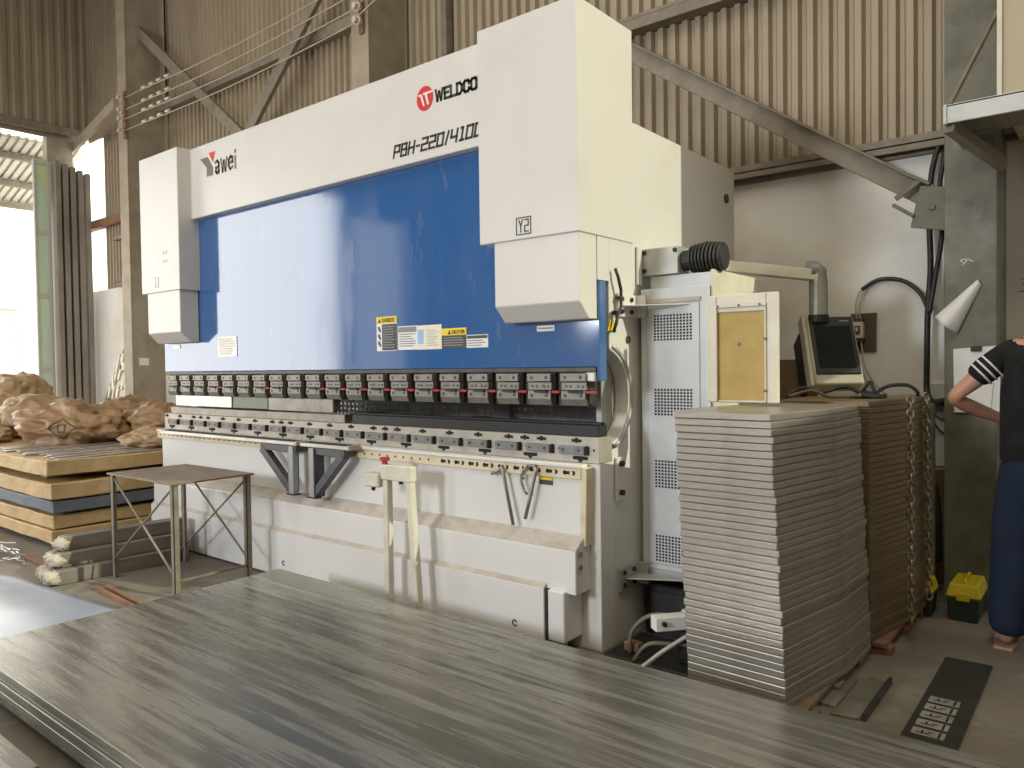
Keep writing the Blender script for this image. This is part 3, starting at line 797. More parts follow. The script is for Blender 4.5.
hm = tilted(.565, .805, 1.22, 1.31, 1.19, 1.60, 'hmi', 'housing', t, bev=.006)
tilted(.572, .798, 1.212, 1.222, 1.245, 1.595, 'black', 'bezel', hm)
tilted(.592, .778, 1.209, 1.213, 1.28, 1.535, 'screen', 'screen', hm, bev=0)
tilted(.60, .625, 1.208, 1.213, 1.562, 1.568, 'labelgrey', 'lettering', hm, bev=0); tilted(.73, .775, 1.208, 1.213, 1.562, 1.568, 'labelgrey', 'lettering', hm, bev=0)
tilted(.54, .562, 1.32, 1.46, 1.22, 1.56, 'black', 'side_wing', t, bev=.004)
tilted(.545, .565, 1.24, 1.33, 1.19, 1.63, 'hmi', 'hinge_strip', t, bev=.003)

# ------------------------------------------------------------------ stacks of folded panels
POLY = [(0, 0), (.405, -.02), (.492, .46), (.505, .80), (.14, .79), (-.02, .3)]


def panel_mesh(m, h, name):
    b = MB().prism(POLY, 'z', 0, h)
    o = b.build(name, m, bevel=.0036, seg=2)
    o.data.transform(Matrix.Translation(Vector(o.location))); o.location = (0, 0, 0)
    return o


NP, pit = 39, .0283
base = .05
first = panel_mesh('panel', .0272, 'folded_steel_panel')
GP = 'grey folded panels in the near stack'
for k in range(NP):                        # k = 0 is the lowest
    o = first if k == 0 else first.copy()
    if k: C.objects.link(o)
    f = k/(NP-1)
    o.location = (.515-.045*f+random.uniform(-.004, .004), -.165-.012*f+random.uniform(-.004, .004), base+k*pit)
    o.rotation_euler = (0, 0, random.uniform(-.006, .006))
    n = NP-k
    lab = 'topmost grey folded steel panel of the near stack beside the cabinet' if n == 1 else ('lowest grey folded steel panel of the near stack, just above its pallet' if k == 0 else ordinal(n)+' grey folded steel panel from the top of the near stack')
    tag(o, lab, 'steel panel', GP)
t = thing('pallet', 'low wooden pallet under the near grey panel stack', 'pallet', (.8, .2, 0))
for y in (-.12, .2, .52): MB().box(.52, 1.0, y, y+.08, 0, .03).build('bearer', 'wood', t, bevel=.003)
for k in range(5): MB().box(.50+k*.1, .58+k*.1, -.15, .62, .03, .049).build('board', 'wood', t, bevel=.002)

second = panel_mesh('panelbrown', .0270, 'folded_steel_panel')
GQ = 'brown folded panels in the chained stack'
NQ = 39
for k in range(NQ):
    o = second if k == 0 else second.copy()
    if k: C.objects.link(o)
    o.location = (.595+random.uniform(-.003, .003), .71+random.uniform(-.003, .003), .06+k*pit)
    o.rotation_euler = (0, 0, random.uniform(-.005, .005))
    n = NQ-k
    lab = 'topmost dark brown folded panel of the chained stack' if n == 1 else ('lowest dark brown folded panel of the chained stack' if k == 0 else ordinal(n)+' dark brown folded panel from the top of the chained stack')
    tag(o, lab, 'steel panel', GQ)
t = thing('pallet', 'dark rusty skid under the chained brown panel stack', 'pallet', (.9, 1.1, 0))
for y in (.74, 1.08, 1.40): MB().box(.62, 1.08, y, y+.07, 0, .04).build('bearer', 'rust', t, bevel=.003)
MB().box(.62, 1.06, .72, 1.48, .04, .059).build('deck', 'rust', t, bevel=.002)


def chain(p0, p1, label, link=.046):
    p0 = Vector(p0); p1 = Vector(p1); L = (p1-p0).length; n = int(L/(link*.72)); d = (p1-p0)/n; b = MB()
    for i in range(n):
        c = p0+d*(i+.5); a = (i % 2)*PI/2+.4
        sx = Vector((math.cos(a), math.sin(a), 0)); u = d.normalized()
        pts = []
        for j in range(10):
            th = 2*PI*j/10
            pts.append(c+u*(math.sin(th)*link*.5)+sx*(math.cos(th)*link*.32))
        b.tube(pts, .006, 5, closed=True)
    return tag(b.build('chain', 'chain', smooth=True), label, 'chain', 'steel chains on the brown stack')


TZ = .06+NQ*pit
chain((1.105, 1.00, TZ+.01), (1.122, .93, .10), 'left-hand steel chain hanging down the side of the brown panel stack')
chain((1.112, 1.33, TZ+.01), (1.122, 1.36, .12), 'right-hand steel chain hanging down the side of the brown panel stack')
# cables and bits lying on the brown stack
def cable(pts, r, m, label, name='cable', cat='cable', group=None):
    P = [Vector(p) for p in pts]; out = []
    for i in range(len(P)-1):
        p0 = P[max(i-1, 0)]; p1 = P[i]; p2 = P[i+1]; p3 = P[min(i+2, len(P)-1)]
        for k in range(6):
            u = k/6
            out.append(.5*((2*p1)+(-p0+p2)*u+(2*p0-5*p1+4*p2-p3)*u*u+(-p0+3*p1-3*p2+p3)*u**3))
    out.append(P[-1])
    return tag(MB().tube(out, r, 8).build(name, m, smooth=True), label, cat, group)


cable([(.55, .9, TZ+.01), (.62, .95, TZ+.05), (.72, .92, TZ+.03), (.82, .98, TZ+.055), (.93, .95, TZ+.012), (1.0, 1.0, TZ+.012)], .011, 'rubber', 'thick black cable looping over the left of the brown stack top')
cable([(.60, .80, TZ+.012), (.70, .84, TZ+.04), (.80, .80, TZ+.012), (.92, .86, TZ+.02)], .008, 'boardbrown', 'thin brown cable lying across the brown stack top')
cable([(.92, 1.1, TZ+.012), (.98, 1.12, TZ+.055), (1.06, 1.16, TZ+.06), (1.10, 1.18, TZ+.03), (1.10, 1.2, TZ+.008)], .009, 'rubber', 'black cable arching over the right edge of the brown stack top')
t = thing('cable_clamp', 'black triangular clamp with an open eye on the brown stack top', 'clamp', (.9, 1.0, TZ))
b = MB().prism([(.83, TZ), (.97, TZ), (.95, TZ+.03), (.89, TZ+.035)], 'y', .96, 1.06); b.beam((.89, 1.0, TZ+.03), (.93, 1.0, TZ+.085), .02, .014); b.beam((.93, 1.0, TZ+.085), (.95, 1.0, TZ+.03), .02, .014)
b.build('body', 'black', t, bevel=.003)
tag(MB().box(.16, .50, 1.42, 1.60, 0, 1.36).build('wooden_crate', 'cardboard', bevel=.004), 'dark brown wooden crate standing behind the cabinet door', 'crate')
t = thing('steel_locker', 'narrow grey steel box standing behind the brown stack by the wall', 'locker', (1.0, 1.78, 0))
MB().box(.93, 1.09, 1.62, 1.72, 0, 1.105).build('body', 'column', t, bevel=.004)
MB().box(.945, 1.075, 1.612, 1.62, .06, 1.06).build('front', 'column', t, bevel=.003)

# bits on the floor in front of the stack
tag(MB().box(.955, 1.0, .05, .45, 0, .012).box(1.0, 1.03, .05, .36, 0.0, .012).build('floor_plate', 'column', bevel=.002), 'narrow grey steel offcut lying beside the near stack pallet', 'steel offcut')
t = thing('floor_plate', 'bent grey steel plate on the floor between near stack and black mat', 'steel offcut', (1.08, .2, 0))
MB().prism([(1.03, -.02), (1.13, .0), (1.14, .40), (1.06, .42)], 'z', 0, .012).build('plate', 'column', t, bevel=.002)
MB().beam((1.145, .0, .018), (1.145, .42, .018), .014, .03).build('folded_edge', 'steeldark', t, bevel=.002)
t = thing('floor_plate', 'long black perforated steel plate lying on the bare floor', 'steel plate', (1.36, .43, 0))
MB().box(1.275, 1.455, -.05, .87, 0, .008).build('plate', 'matblack', t, bevel=.002)
b = MB()
for k in range(5):
    y = .0+k*.08
    b.box(1.30, 1.405, y, y+.055, .008, .0095)
pr = b.build('bare_patch', 'railsteel', t)
b = MB()
for k in range(5):
    y = .0+k*.08
    b.box(1.315, 1.36, y+.014, y+.02, .0095, .0105).box(1.35, 1.37, y+.03, y+.036, .0095, .0105).box(1.385, 1.392, y, y+.05, .0095, .0105).box(1.33, 1.336, y+.014, y+.04, .0095, .0105)
b.build('cut_out_pattern', 'hole', pr)

# tool boxes
def toolbox(x0, x1, y0, y1, label):
    t = thing('toolbox', label, 'toolbox', ((x0+x1)/2, (y0+y1)/2, 0), 'plastic toolboxes at the column foot')
    MB().hexa([(x0+.01, y0+.01, 0), (x1-.01, y0+.01, 0), (x1-.01, y1-.01, 0), (x0+.01, y1-.01, 0), (x0, y0, .125), (x1, y0, .125), (x1, y1, .125), (x0, y1, .125)]).build('body', 'toolgreen', t, bevel=.006)
    MB().hexa([(x0-.004, y0-.004, .125), (x1+.004, y0-.004, .125), (x1+.004, y1+.004, .125), (x0-.004, y1+.004, .125), (x0+.012, y0+.015, .19), (x1-.012, y0+.015, .19), (x1-.012, y1-.015, .19), (x0+.012, y1-.015, .19)]).build('lid', 'toolyellow', t, bevel=.006)
    xm = (x0+x1)/2
    MB().tube([(xm, y0+.05, .19), (xm, y0+.06, .205), (xm, y1-.06, .205), (xm, y1-.05, .19)], .009, 6).build('handle', 'toolyellow', t)
    MB().box(xm-.03, xm+.03, y0-.012, y0, .11, .15).build('latch', 'toolyellow', t, bevel=.003)


toolbox(1.185, 1.335, 1.45, 1.73, 'dark green toolbox with a bright yellow lid next to the standing person')
toolbox(1.02, 1.125, 1.43, 1.59, 'dark toolbox with a dull yellow lid half hidden by the brown stack')

# ------------------------------------------------------------------ wall fittings
t = thing('breaker_board', 'brown board with a pale circuit breaker on the plaster wall', 'breaker board', (.6, 2.19, 1.4))
MB().box(.53, .68, 2.18, 2.199, 1.41, 1.65).build('board', 'boardbrown', t, bevel=.002)
bk = MB().box(.548, .615, 2.13, 2.18, 1.49, 1.595).build('breaker', 'breaker', t, bevel=.004)
MB().box(.567, .598, 2.122, 2.13, 1.515, 1.57).build('toggle_field', 'steeldark', bk, bevel=.002)
MB().box(.576, .588, 2.115, 2.123, 1.535, 1.56).build('toggle', 'breaker', bk)
MB().box(.548, .615, 2.14, 2.18, 1.595, 1.615).box(.548, .615, 2.14, 2.18, 1.465, 1.49).build('terminal_strip', 'steeldark', bk, bevel=.002)
cable([(.575, 2.15, 1.61), (.57, 2.14, 1.70), (.585, 2.16, 1.78), (.62, 2.17, 1.80)], .005, 'dusty', 'thin pale wire rising from the breaker, left of the pair', group='thin wires at the breaker')
cable([(.595, 2.15, 1.61), (.59, 2.14, 1.68), (.60, 2.16, 1.75), (.615, 2.17, 1.79)], .005, 'dusty', 'thin pale wire rising from the breaker, right of the pair', group='thin wires at the breaker')
cable([(.57, 2.15, 1.465), (.60, 2.14, 1.30), (.66, 2.15, 1.16), (.70, 2.15, 1.10)], .005, 'dusty', 'thin pale wire dropping from the breaker, left of the pair', group='thin wires at the breaker')
cable([(.60, 2.15, 1.465), (.63, 2.14, 1.30), (.70, 2.15, 1.18), (.80, 2.15, 1.09)], .005, 'dusty', 'thin pale wire dropping from the breaker, right of the pair', group='thin wires at the breaker')
cable([(.60, 2.17, 1.80), (.70, 2.17, 1.855), (.83, 2.17, 1.84), (.93, 2.15, 1.76), (.98, 2.12, 1.66)], .013, 'rubber', 'black cable arching along the wall from the breaker to the column')
cable([(1.04, 2.12, 2.62), (1.0, 2.13, 2.45), (.99, 2.12, 2.2), (1.0, 2.1, 1.9), (.985, 2.1, 1.62), (.98, 2.1, 1.3), (.985, 2.08, 1.16), (1.03, 2.0, 1.105), (1.10, 1.9, 1.115)], .017, 'rubber', 'thick black cable running down the wall beside the column, left one')
cable([(1.10, 2.1, 2.62), (1.05, 2.1, 2.4), (1.06, 2.1, 2.1), (1.03, 2.08, 1.85), (1.0, 2.06, 1.62)], .014, 'rubber', 'thinner black cable running down the wall close to the column edge')
cable([(.90, 1.95, .92), (.98, 1.9, .80), (1.06, 1.85, .62), (1.08, 1.84, .45), (1.08, 1.86, .2)], .02, 'rubber', 'thick black hose slanting down the wall behind the brown stack')
cable([(.98, 2.18, 1.06), (1.03, 2.17, 1.0), (1.09, 2.17, 1.0), (1.12, 2.17, 1.06)], .005, 'rubber', 'thin black wire sagging across the white board, upper one', group='thin wires on the white board')
cable([(.97, 2.18, 1.04), (1.03, 2.17, .93), (1.10, 2.17, .89), (1.15, 2.17, .88)], .005, 'rubber', 'thin black wire sagging across the white board, lower one', group='thin wires on the white board')
tag(MB().box(.985, 1.16, 2.185, 2.199, .705, 1.08).build('wall_board', 'paper', bevel=.001), 'white board on the wall low beside the column', 'board')
t = thing('junction_box', 'small white junction box on the wall above the white board', 'junction box', (1.02, 2.17, 1.09))
MB().box(.975, 1.085, 2.14, 2.199, 1.10, 1.205).build('case', 'labelwhite', t, bevel=.004); MB().box(.97, 1.09, 2.11, 2.199, 1.08, 1.10).build('shelf', 'black', t, bevel=.003)
tag(MB().box(.90, 1.12, 2.13, 2.16, 0, .69).build('leaning_board', 'cardboard', bevel=.002), 'dark brown board leaning on the wall beside the column foot', 'board')
# papers on the column
def paper(pts, y, m, label, curl=.01):
    b = MB(); b.prism(pts, 'y', y-.003, y)
    return b


t = thing('paper_sheet', 'white paper under a black clip on the column beside the person', 'paper', (1.27, 1.74, 1.1))
MB().hexa([(1.178, 1.738, 1.06), (1.345, 1.736, 1.06), (1.345, 1.74, 1.06), (1.178, 1.742, 1.06), (1.172, 1.741, 1.405), (1.375, 1.741, 1.418), (1.375, 1.745, 1.418), (1.172, 1.745, 1.405)]).hexa([(1.19, 1.744, 1.06), (1.385, 1.744, 1.06), (1.385, 1.748, 1.06), (1.19, 1.748, 1.06), (1.18, 1.745, 1.40), (1.392, 1.745, 1.405), (1.392, 1.748, 1.405), (1.18, 1.748, 1.40)]).build('sheet', 'paper', t)
MB().box(1.255, 1.305, 1.728, 1.745, 1.39, 1.418).build('clip', 'black', t, bevel=.002)
t = thing('paper_poster', 'white curled paper poster hanging slanting on the column', 'poster', (1.2, 1.74, 1.5))
b = MB(); n = 14
A, Bq, Cq, D = Vector((1.285, 0, 1.775)), Vector((1.305, 0, 1.745)), Vector((1.19, 0, 1.485)), Vector((1.085, 0, 1.585))
rows = []
for i in range(n+1):
    u = i/n; p = A.lerp(D, u); q = Bq.lerp(Cq, u); row = []
    for j in range(9):
        v = j/8; s = p.lerp(q, v)
        row.append((s.x, 1.745-.055*math.sin(v*PI)*(.25+u)-.012*u, s.z))
    rows.append(row)
fr = [[b.bm.verts.new(p) for p in r] for r in rows]; bk = [[b.bm.verts.new((p[0], p[1]+.002, p[2])) for p in r] for r in rows]
for i in range(n):
    for j in range(8):
        b.bm.faces.new((fr[i][j], fr[i+1][j], fr[i+1][j+1], fr[i][j+1])); b.bm.faces.new((bk[i][j], bk[i][j+1], bk[i+1][j+1], bk[i+1][j]))
for j in range(8):
    b.bm.faces.new((fr[0][j], fr[0][j+1], bk[0][j+1], bk[0][j])); b.bm.faces.new((fr[n][j+1], fr[n][j], bk[n][j], bk[n][j+1]))
for i in range(n):
    b.bm.faces.new((fr[i+1][0], fr[i][0], bk[i][0], bk[i+1][0])); b.bm.faces.new((fr[i][8], fr[i+1][8], bk[i+1][8], bk[i][8]))
b.build('sheet', 'paper', t, smooth=True)
tag(MB().prism([(1.06, 1.60), (1.145, 1.66), (1.135, 1.98), (1.075, 1.86)], 'y', 2.15, 2.153).build('paper_sheet', 'paper'), 'white torn paper hanging beside the cables left of the column', 'paper')
# chalk mark and scribbles
b = MB()
for (p, q) in (((1.215, 1.86), (1.25, 1.895)), ((1.222, 1.885), (1.25, 1.895)), ((1.205, 1.885), (1.215, 1.872)), ((1.205, 1.885), (1.222, 1.888)), ((1.232, 1.893), (1.265, 1.872))):
    b.beam((p[0], 1.7485, p[1]), (q[0], 1.7485, q[1]), .002, .005)
struct(b.build('trim_13', 'paper'))
b = MB(); lettering(b, '32', 1.425, 1.73, 2.2, .07, .03, .02, .005, slant=.2, t=.001); struct(b.build('trim_14', 'labelgrey'))

# platform with beige panel, upper right
t = thing('wall_platform', 'pale steel wall platform carrying a beige panel high on the column', 'platform', (1.9, 1.5, 2.4))
MB().box(1.215, 2.9, 1.2, 1.215, 2.485, 2.572).box(1.215, 2.9, 1.2, 1.26, 2.562, 2.574).box(1.212, 1.226, 1.19, 1.74, 2.48, 2.574).build('edge_channel', 'platform', t, bevel=.002)
MB().box(1.226, 2.9, 1.215, 1.74, 2.55, 2.56).build('deck', 'brace', t)
MB().beam((1.23, 1.24, 2.48), (1.40, 1.72, 2.36), .05, .06).build('knee_brace', 'brace', t, bevel=.003)
MB().beam((2.2, 1.24, 2.48), (2.2, 2.15, 2.2), .05, .06).build('knee_brace', 'brace', t, bevel=.003)
MB().beam((1.235, 1.23, 2.58), (1.40, 1.72, 3.2), .018, .018).build('tie_rod', 'brace', t)
MB().box(1.435, 1.86, 1.26, 2.19, 2.574, 4.0).build('panel', 'beige', t, bevel=.004)
MB().box(1.425, 1.445, 1.245, 1.26, 2.574, 4.0).build('panel_edge', 'doorcream', t)

# bare lines between the columns
GW = 'bare power lines along the back wall'
LN = [(4.97, 4.98), (4.81, 4.84), (4.69, 4.70), (4.54, 4.57)]
nm = ['topmost', 'second', 'third', 'lowest']
for k, (za, zb) in enumerate(LN):
    pts = [(-8.45, 1.72, za)]
    for j in range(1, 9):
        u = j/8
        pts.append((-8.45+u*4.8, 1.70, za+(zb-za)*u-.06*math.sin(u*PI)))
    w = tag(MB().tube(pts, .008, 6).build('power_line', 'wire', smooth=True), nm[k]+' bare power line strung from the left column to the middle column', 'power line', GW)
    b = MB()
    for q in (.55, .75, .95, 1.15): b.cyl((-8.45+q, 1.70, za-.004), (-8.36+q, 1.70, za-.004), .019, 8)
    b.build('strain_insulator', 'porcelain', w, smooth=False)
for (xx, nmx, zi) in ((-8.47, 'left', 0), (-3.66, 'middle', 1)):
    t = thing('insulator_bracket', 'iron bracket with four white insulators on the %s column' % nmx, 'insulator bracket', (xx, 1.72, 4.6), 'insulator brackets on the columns')
    zs = [l[zi] for l in LN]
    MB().box(xx-.03, xx+.03, 1.725, 1.75, min(zs)-.1, max(zs)+.1).build('bar', 'rust', t)
    for z in zs: MB().cyl((xx, 1.74, z), (xx, 1.64, z), .03, 10).cyl((xx, 1.70, z), (xx, 1.68, z), .045, 10).build('insulator', 'porcelain', t)
cable([(-3.0, 2.05, 6.0), (-3.02, 2.05, 4.6), (-3.0, 2.05, 3.2)], .008, 'wire', 'thin wire hanging down the middle column')
cable([(-3.66, 1.70, 4.62), (-1.5, 1.72, 5.3), (1.1, 1.73, 6.0)], .01, 'wire', 'bare line rising from the middle column towards the right column, lower one', group=GW)
cable([(-3.66, 1.70, 4.72), (-1.5, 1.72, 5.5), (1.1, 1.73, 6.3)], .01, 'wire', 'bare line rising from the middle column towards the right column, upper one', group=GW)
t = thing('wall_panel_stack', 'mesh rack full of pale offcuts leaning by the left column', 'rack', (-9.3, 1.9, 0))
MB().beam((-9.95, 1.7, .02), (-9.1, 2.1, 2.0), .05, .06).beam((-9.95, 1.7, .4), (-8.75, 1.7, .4), .05, .05).beam((-9.1, 2.1, 2.0), (-8.75, 2.1, 2.0), .05, .05).build('frame', 'brace', t)
b = MB(); random.seed(3)
for k in range(60):
    u = random.random(); z = .15+u*1.5; x = -9.75+u*.55+random.random()*(.95-u*.4)
    b.beam((x, 1.72+.25*u, z), (x+random.uniform(.03, .1), 1.72+.25*u, z+random.uniform(.05, .22)), .03, .04)
o = b.build('offcuts', 'labelcream', t); o['kind'] = 'stuff'
t = thing('tool_rack', 'thin upright steel rods leaning between column and machine', 'rod bundle', (-5.8, 1.2, 0))
for k in range(7): MB().beam((-6.1+k*.07, 1.05+.02*(k % 2), 0.0), (-5.95+k*.07, 1.45+.03*(k % 2), 1.62-.05*(k % 3)), .03, .035).build('rod', 'greymetal', t)

# fire extinguisher sign and plate on the left column side
tag(MB().box(-8.4613, -8.456, 1.84, 1.97, 1.42, 1.52).build('notice_plate', 'labelwhite'), 'small white notice plate on the side of the left column', 'notice plate')

# ================================================================== LEFT SIDE GOODS
GK = 'wrapped sheet steel packs in the left stack'


def pack(x0, x1, y0, y1, z0, z1, m, label, seed):
    b = MB(); random.seed(seed); nx, ny, nz = 16, 8, 3
    def jit(p, k):
        q = Vector(p)*3.1+Vector((seed, 0, 0)); return Vector((noise.noise(q), noise.noise(q+Vector((9, 0, 0))), .5*noise.noise(q+Vector((0, 9, 0)))))*k
    g = {}
    def V(i, j, k):
        key = (i, j, k)
        if key not in g:
            p = (x0+(x1-x0)*i/nx, y0+(y1-y0)*j/ny, z0+(z1-z0)*k/nz)
            g[key] = b.bm.verts.new(Vector(p)+jit(p, .016))
        return g[key]
    for i in range(nx):
        for j in range(ny):
            for k in (0, nz): b.bm.faces.new((V(i, j, k), V(i+1, j, k), V(i+1, j+1, k), V(i, j+1, k)))
        for k in range(nz):
            for j in (0, ny): b.bm.faces.new((V(i, j, k), V(i+1, j, k), V(i+1, j, k+1), V(i, j, k+1)))
    for j in range(ny):
        for k in range(nz):
            for i in (0, nx): b.bm.faces.new((V(i, j, k), V(i, j+1, k), V(i, j+1, k+1), V(i, j, k+1)))
    return tag(b.build('sheet_pack', m, bevel=.006), label, 'sheet pack', GK)


pack(-9.3, -4.36, -.78, .95, .565, .675, 'kraft', 'topmost tan paper-wrapped sheet pack, carrying the loose strips', 1)
pack(-9.3, -4.33, -.76, .95, .385, .505, 'kraft', 'second tan paper-wrapped sheet pack, right above the blue-grey pack', 2)
pack(-9.3, -4.34, -.75, .95, .285, .375, 'bluewrap', 'blue-grey wrapped sheet pack between the tan packs', 3)
pack(-9.3, -4.38, -.74, .95, .155, .255, 'kraft', 'tan paper-wrapped sheet pack right below the blue-grey pack', 4)
pack(-9.3, -4.36, -.755, .95, .05, .145, 'kraft', 'lowest tan paper-wrapped sheet pack, just above the floor', 5)
GB = 'timber bearers between the sheet packs'
for z0, z1, lab in ((0, .05, 'under the lowest pack'), (.255, .285, 'under the blue-grey pack'), (.505, .565, 'under the topmost pack')):
    for k, x in enumerate((-4.75, -8.4)):
        tag(MB().box(x-.05, x+.05, -.66, .9, z0, z1).build('timber_bearer', 'wood', bevel=.004), ('nearer' if k == 0 else 'farther')+' timber bearer '+lab, 'timber', GB)
random.seed(11)
for k in range(14):
    x = -4.42-k*.10-random.random()*.03; z = .680+(k % 3)*.007
    y0 = -.74+random.random()*.1; y1 = .55+random.random()*.4; sk = random.uniform(-.25, -.02)
    tag(MB().beam((x, y0, z), (x+sk*.4, y1, z+.006), .068, .006).build('steel_strip', 'strip', bevel=.001), 'thin bright steel strip lying loose on the topmost tan pack', 'steel strip', 'loose steel strips on the topmost pack')


def sack(c, r, m, label, seed, rot=0.):
    bm = bmesh.new(); bmesh.ops.create_icosphere(bm, subdivisions=5, radius=1)
    off = Vector((seed*7.3, seed*3.1, seed*1.7)); R = Matrix.Rotation(rot, 4, 'Z'); b = MB(); mp = {}
    for v in bm.verts:
        p = v.co
        d = .86+.22*noise.noise(p*1.7+off)
        for fq, am in ((2.6, .15), (5.2, .05), (11., .018)):
            w = p+.25*noise.noise_vector(p*fq*.6+off)
            d += am*(.55-abs(noise.noise(w*fq+off))*1.9)
        q = Vector((p.x*r[0]*d, p.y*r[1]*d, p.z*r[2]*d))
        fl = -r[2]*.62
        if q.z < fl: q.z = fl+(q.z-fl)*.05
        mp[v] = b.bm.verts.new((R @ q)+Vector(c))
    for f in bm.faces: b.bm.faces.new([mp[v] for v in f.verts])
    bm.free()
    return tag(b.build('sack', m, smooth=True), label, 'sack', 'crumpled sacks on the sheet packs')


SK = [((-5.75, -.05, .84), (.62, .40, .26), 'sack', 'large crumpled brown sack with a dark printed diamond, front of the sack heap', 1, .3),
      ((-5.38, .60, .83), (.58, .36, .24), 'sack', 'long low brown sack behind the printed one, towards the machine', 2, -.3),
      ((-4.70, .22, .75), (.34, .26, .11), 'sackpale', 'small flat tan sack in front of the round tan one', 3, .5),
      ((-4.66, .76, .86), (.24, .22, .23), 'sackpale', 'round tan sack nearest the press brake', 4, .1),
      ((-7.0, .10, .86), (.52, .42, .27), 'sackpale', 'pale sack lying between the printed sack and the tall one', 5, .8),
      ((-8.9, .45, .98), (.55, .45, .42), 'sackpale', 'tall pale brown sack standing highest, below the gate pillar', 6, .2),
      ((-6.35, .72, .84), (.5, .36, .26), 'sack', 'brown sack lying in the middle of the heap behind', 7, 0),
      ((-6.75, -.50, .75), (.42, .24, .12), 'sackpale', 'flat pale sack lying on the front edge at the left end', 8, .1)]
sk_objs = [sack(*a) for a in SK]
# printed diamond on the front sack, laid onto its surface
from mathutils.bvhtree import BVHTree
o = sk_objs[0]; bv = BVHTree.FromPolygons([tuple(v.co+o.location) for v in o.data.vertices], [tuple(p.vertices) for p in o.data.polygons])
dv = Vector((-.75, .64, -.05)).normalized(); rt = Vector((.64, .75, 0)); upv = Vector((0, 0, 1)); ctr = Vector((-5.50, -.20, .84)); b = MB()
for pl in ([(0, .085), (.13, 0), (0, -.085), (-.13, 0), (0, .085)], [(-.03, -.03), (-.03, .03), (.035, .03), (.035, -.03), (-.03, -.03)]):
    pts = []
    for (p, q) in zip(pl, pl[1:]):
        for k in range(8):
            u = k/8; w = ctr+rt*(p[0]+(q[0]-p[0])*u)+upv*(p[1]+(q[1]-p[1])*u)
            h = bv.ray_cast(w-dv*2, dv)
            if h[0] is not None: pts.append(h[0]-dv*.001)
    if len(pts) > 3: b.tube(pts, .007, 5, closed=True)
if len(b.bm.verts): b.build('printed_mark', 'boardbrown', sk_objs[0])

# small steel table
t = thing('work_table', 'small low steel table with crossed rod braces before the packs', 'table', (-2.85, -.53, 0))
TX0, TX1, TY0, TY1, TH = -3.25, -2.43, -.80, -.29, .685
MB().box(TX0-.015, TX1+.015, TY0-.015, TY1+.015, TH-.012, TH).build('tabletop', 'tablesteel', t, bevel=.002)
for x in (TX0, TX1-.035):
    for y in (TY0, TY1-.035): MB().box(x, x+.035, y, y+.006, 0, TH-.012).box(x if x == TX0 else x+.029, x+.006 if x == TX0 else x+.035, y, y+.035, 0, TH-.012).build('leg', 'tableleg', t, bevel=.001)
zt, zb = TH-.02, .12
for y in (TY0+.012, TY1-.012):
    for (a, c) in ((zt, zb), (zb, zt)): MB().cyl((TX0+.01, y, a), (TX1-.01, y, c), .007, 6).build('brace_rod', 'tableleg', t)
for x in (TX0+.012, TX1-.012): MB().cyl((x, TY0+.01, .10), (x, TY1-.01, .10), .008, 6).build('tie_rod', 'tableleg', t)

# bundle of steel profiles on the floor, wrapped ends
GF = 'grey steel profiles heaped under the table'
LAY = [(0, 'on the floor', 3), (1, 'in the middle layer', 2), (2, 'on top of the heap', 1)]
pn = ['front', 'second', 'rear']
for lay, where, cnt in LAY:
    for k in range(cnt):
        x = -3.37-k*.115-lay*.06; z = lay*.092
        p0 = Vector((x, -1.10+.02*k+lay*.05, z+.046)); p1 = p0+Vector((.06, 1, 0)).normalized()*(.84-.03*lay)
        lab = {0: ['front', 'middle', 'rear'], 1: ['front', 'rear'], 2: ['single']}[lay][k]+' grey steel profile lying '+where
        q = thing('steel_profile', lab, 'steel profile', tuple(p0-Vector((0, 0, .046))), GF)
        MB().beam(p0, p1, .105, .09).build('bar', 'tubegrey', q, bevel=.004)
        MB().blob(tuple(p0+Vector((.01, -.015, -.003))), (.056, .05, .042), .4, 6, k+lay*5, 3, flat=-.043).build('end_wrap', 'capfoam', q, smooth=True)

# film sheet and frame on floor
b = MB(); n = 14
P0, P1, P2, P3 = Vector((-3.9, -1.22, 0)), Vector((-2.42, -1.08, 0)), Vector((-2.40, -1.75, 0)), Vector((-2.9, -1.62, 0))
P3 = Vector((-3.9, -1.62, 0))
g = []
for i in range(n+1):
    r = []
    for j in range(n+1):
        p = P0.lerp(P1, i/n).lerp(P3.lerp(P2, i/n), j/n); p.z = .012+.012*noise.noise(p*2.2); r.append(b.bm.verts.new(p))
    g.append(r)
for i in range(n):
    for j in range(n): b.bm.faces.new((g[i][j], g[i+1][j], g[i+1][j+1], g[i][j+1]))
o = b.build('plastic_film', 'film', smooth=True); sd = o.modifiers.new('solid', 'SOLIDIFY'); sd.thickness = .004
tag(o, 'pale blue sheet of film lying on the floor left of the steel sheets', 'plastic sheet')
t = thing('steel_angle', 'rusty steel angle frame lying on the floor beside the blue film', 'steel frame', (-2.7, -1.03, 0))
MB().beam((-3.05, -.99, .012), (-2.42, -1.03, .012), .02, .024).beam((-3.0, -.94, .012), (-2.42, -.98, .012), .02, .024).beam((-2.43, -1.03, .012), (-2.43, -.97, .012), .02, .024).build('bars', 'rust', t)
t = thing('scrap_heap', 'tangle of thin pale wire scrap on the floor left of the packs', 'scrap', (-4.9, -.95, 0))
b = MB(); random.seed(21)
for k in range(26):
    p = Vector((-5.2+random.random()*1.0, -1.12+random.random()*.16, .01+random.random()*.04)); pts = [p]
    for q in range(4): pts.append(pts[-1]+Vector((random.uniform(-.12, .12), random.uniform(-.03, .03), random.uniform(-.012, .016))))
    for q in pts: q.z = max(q.z, .008)
    b.tube(pts, .004, 4)
o = b.build('wire_scrap', 'strip', t); o['kind'] = 'stuff'
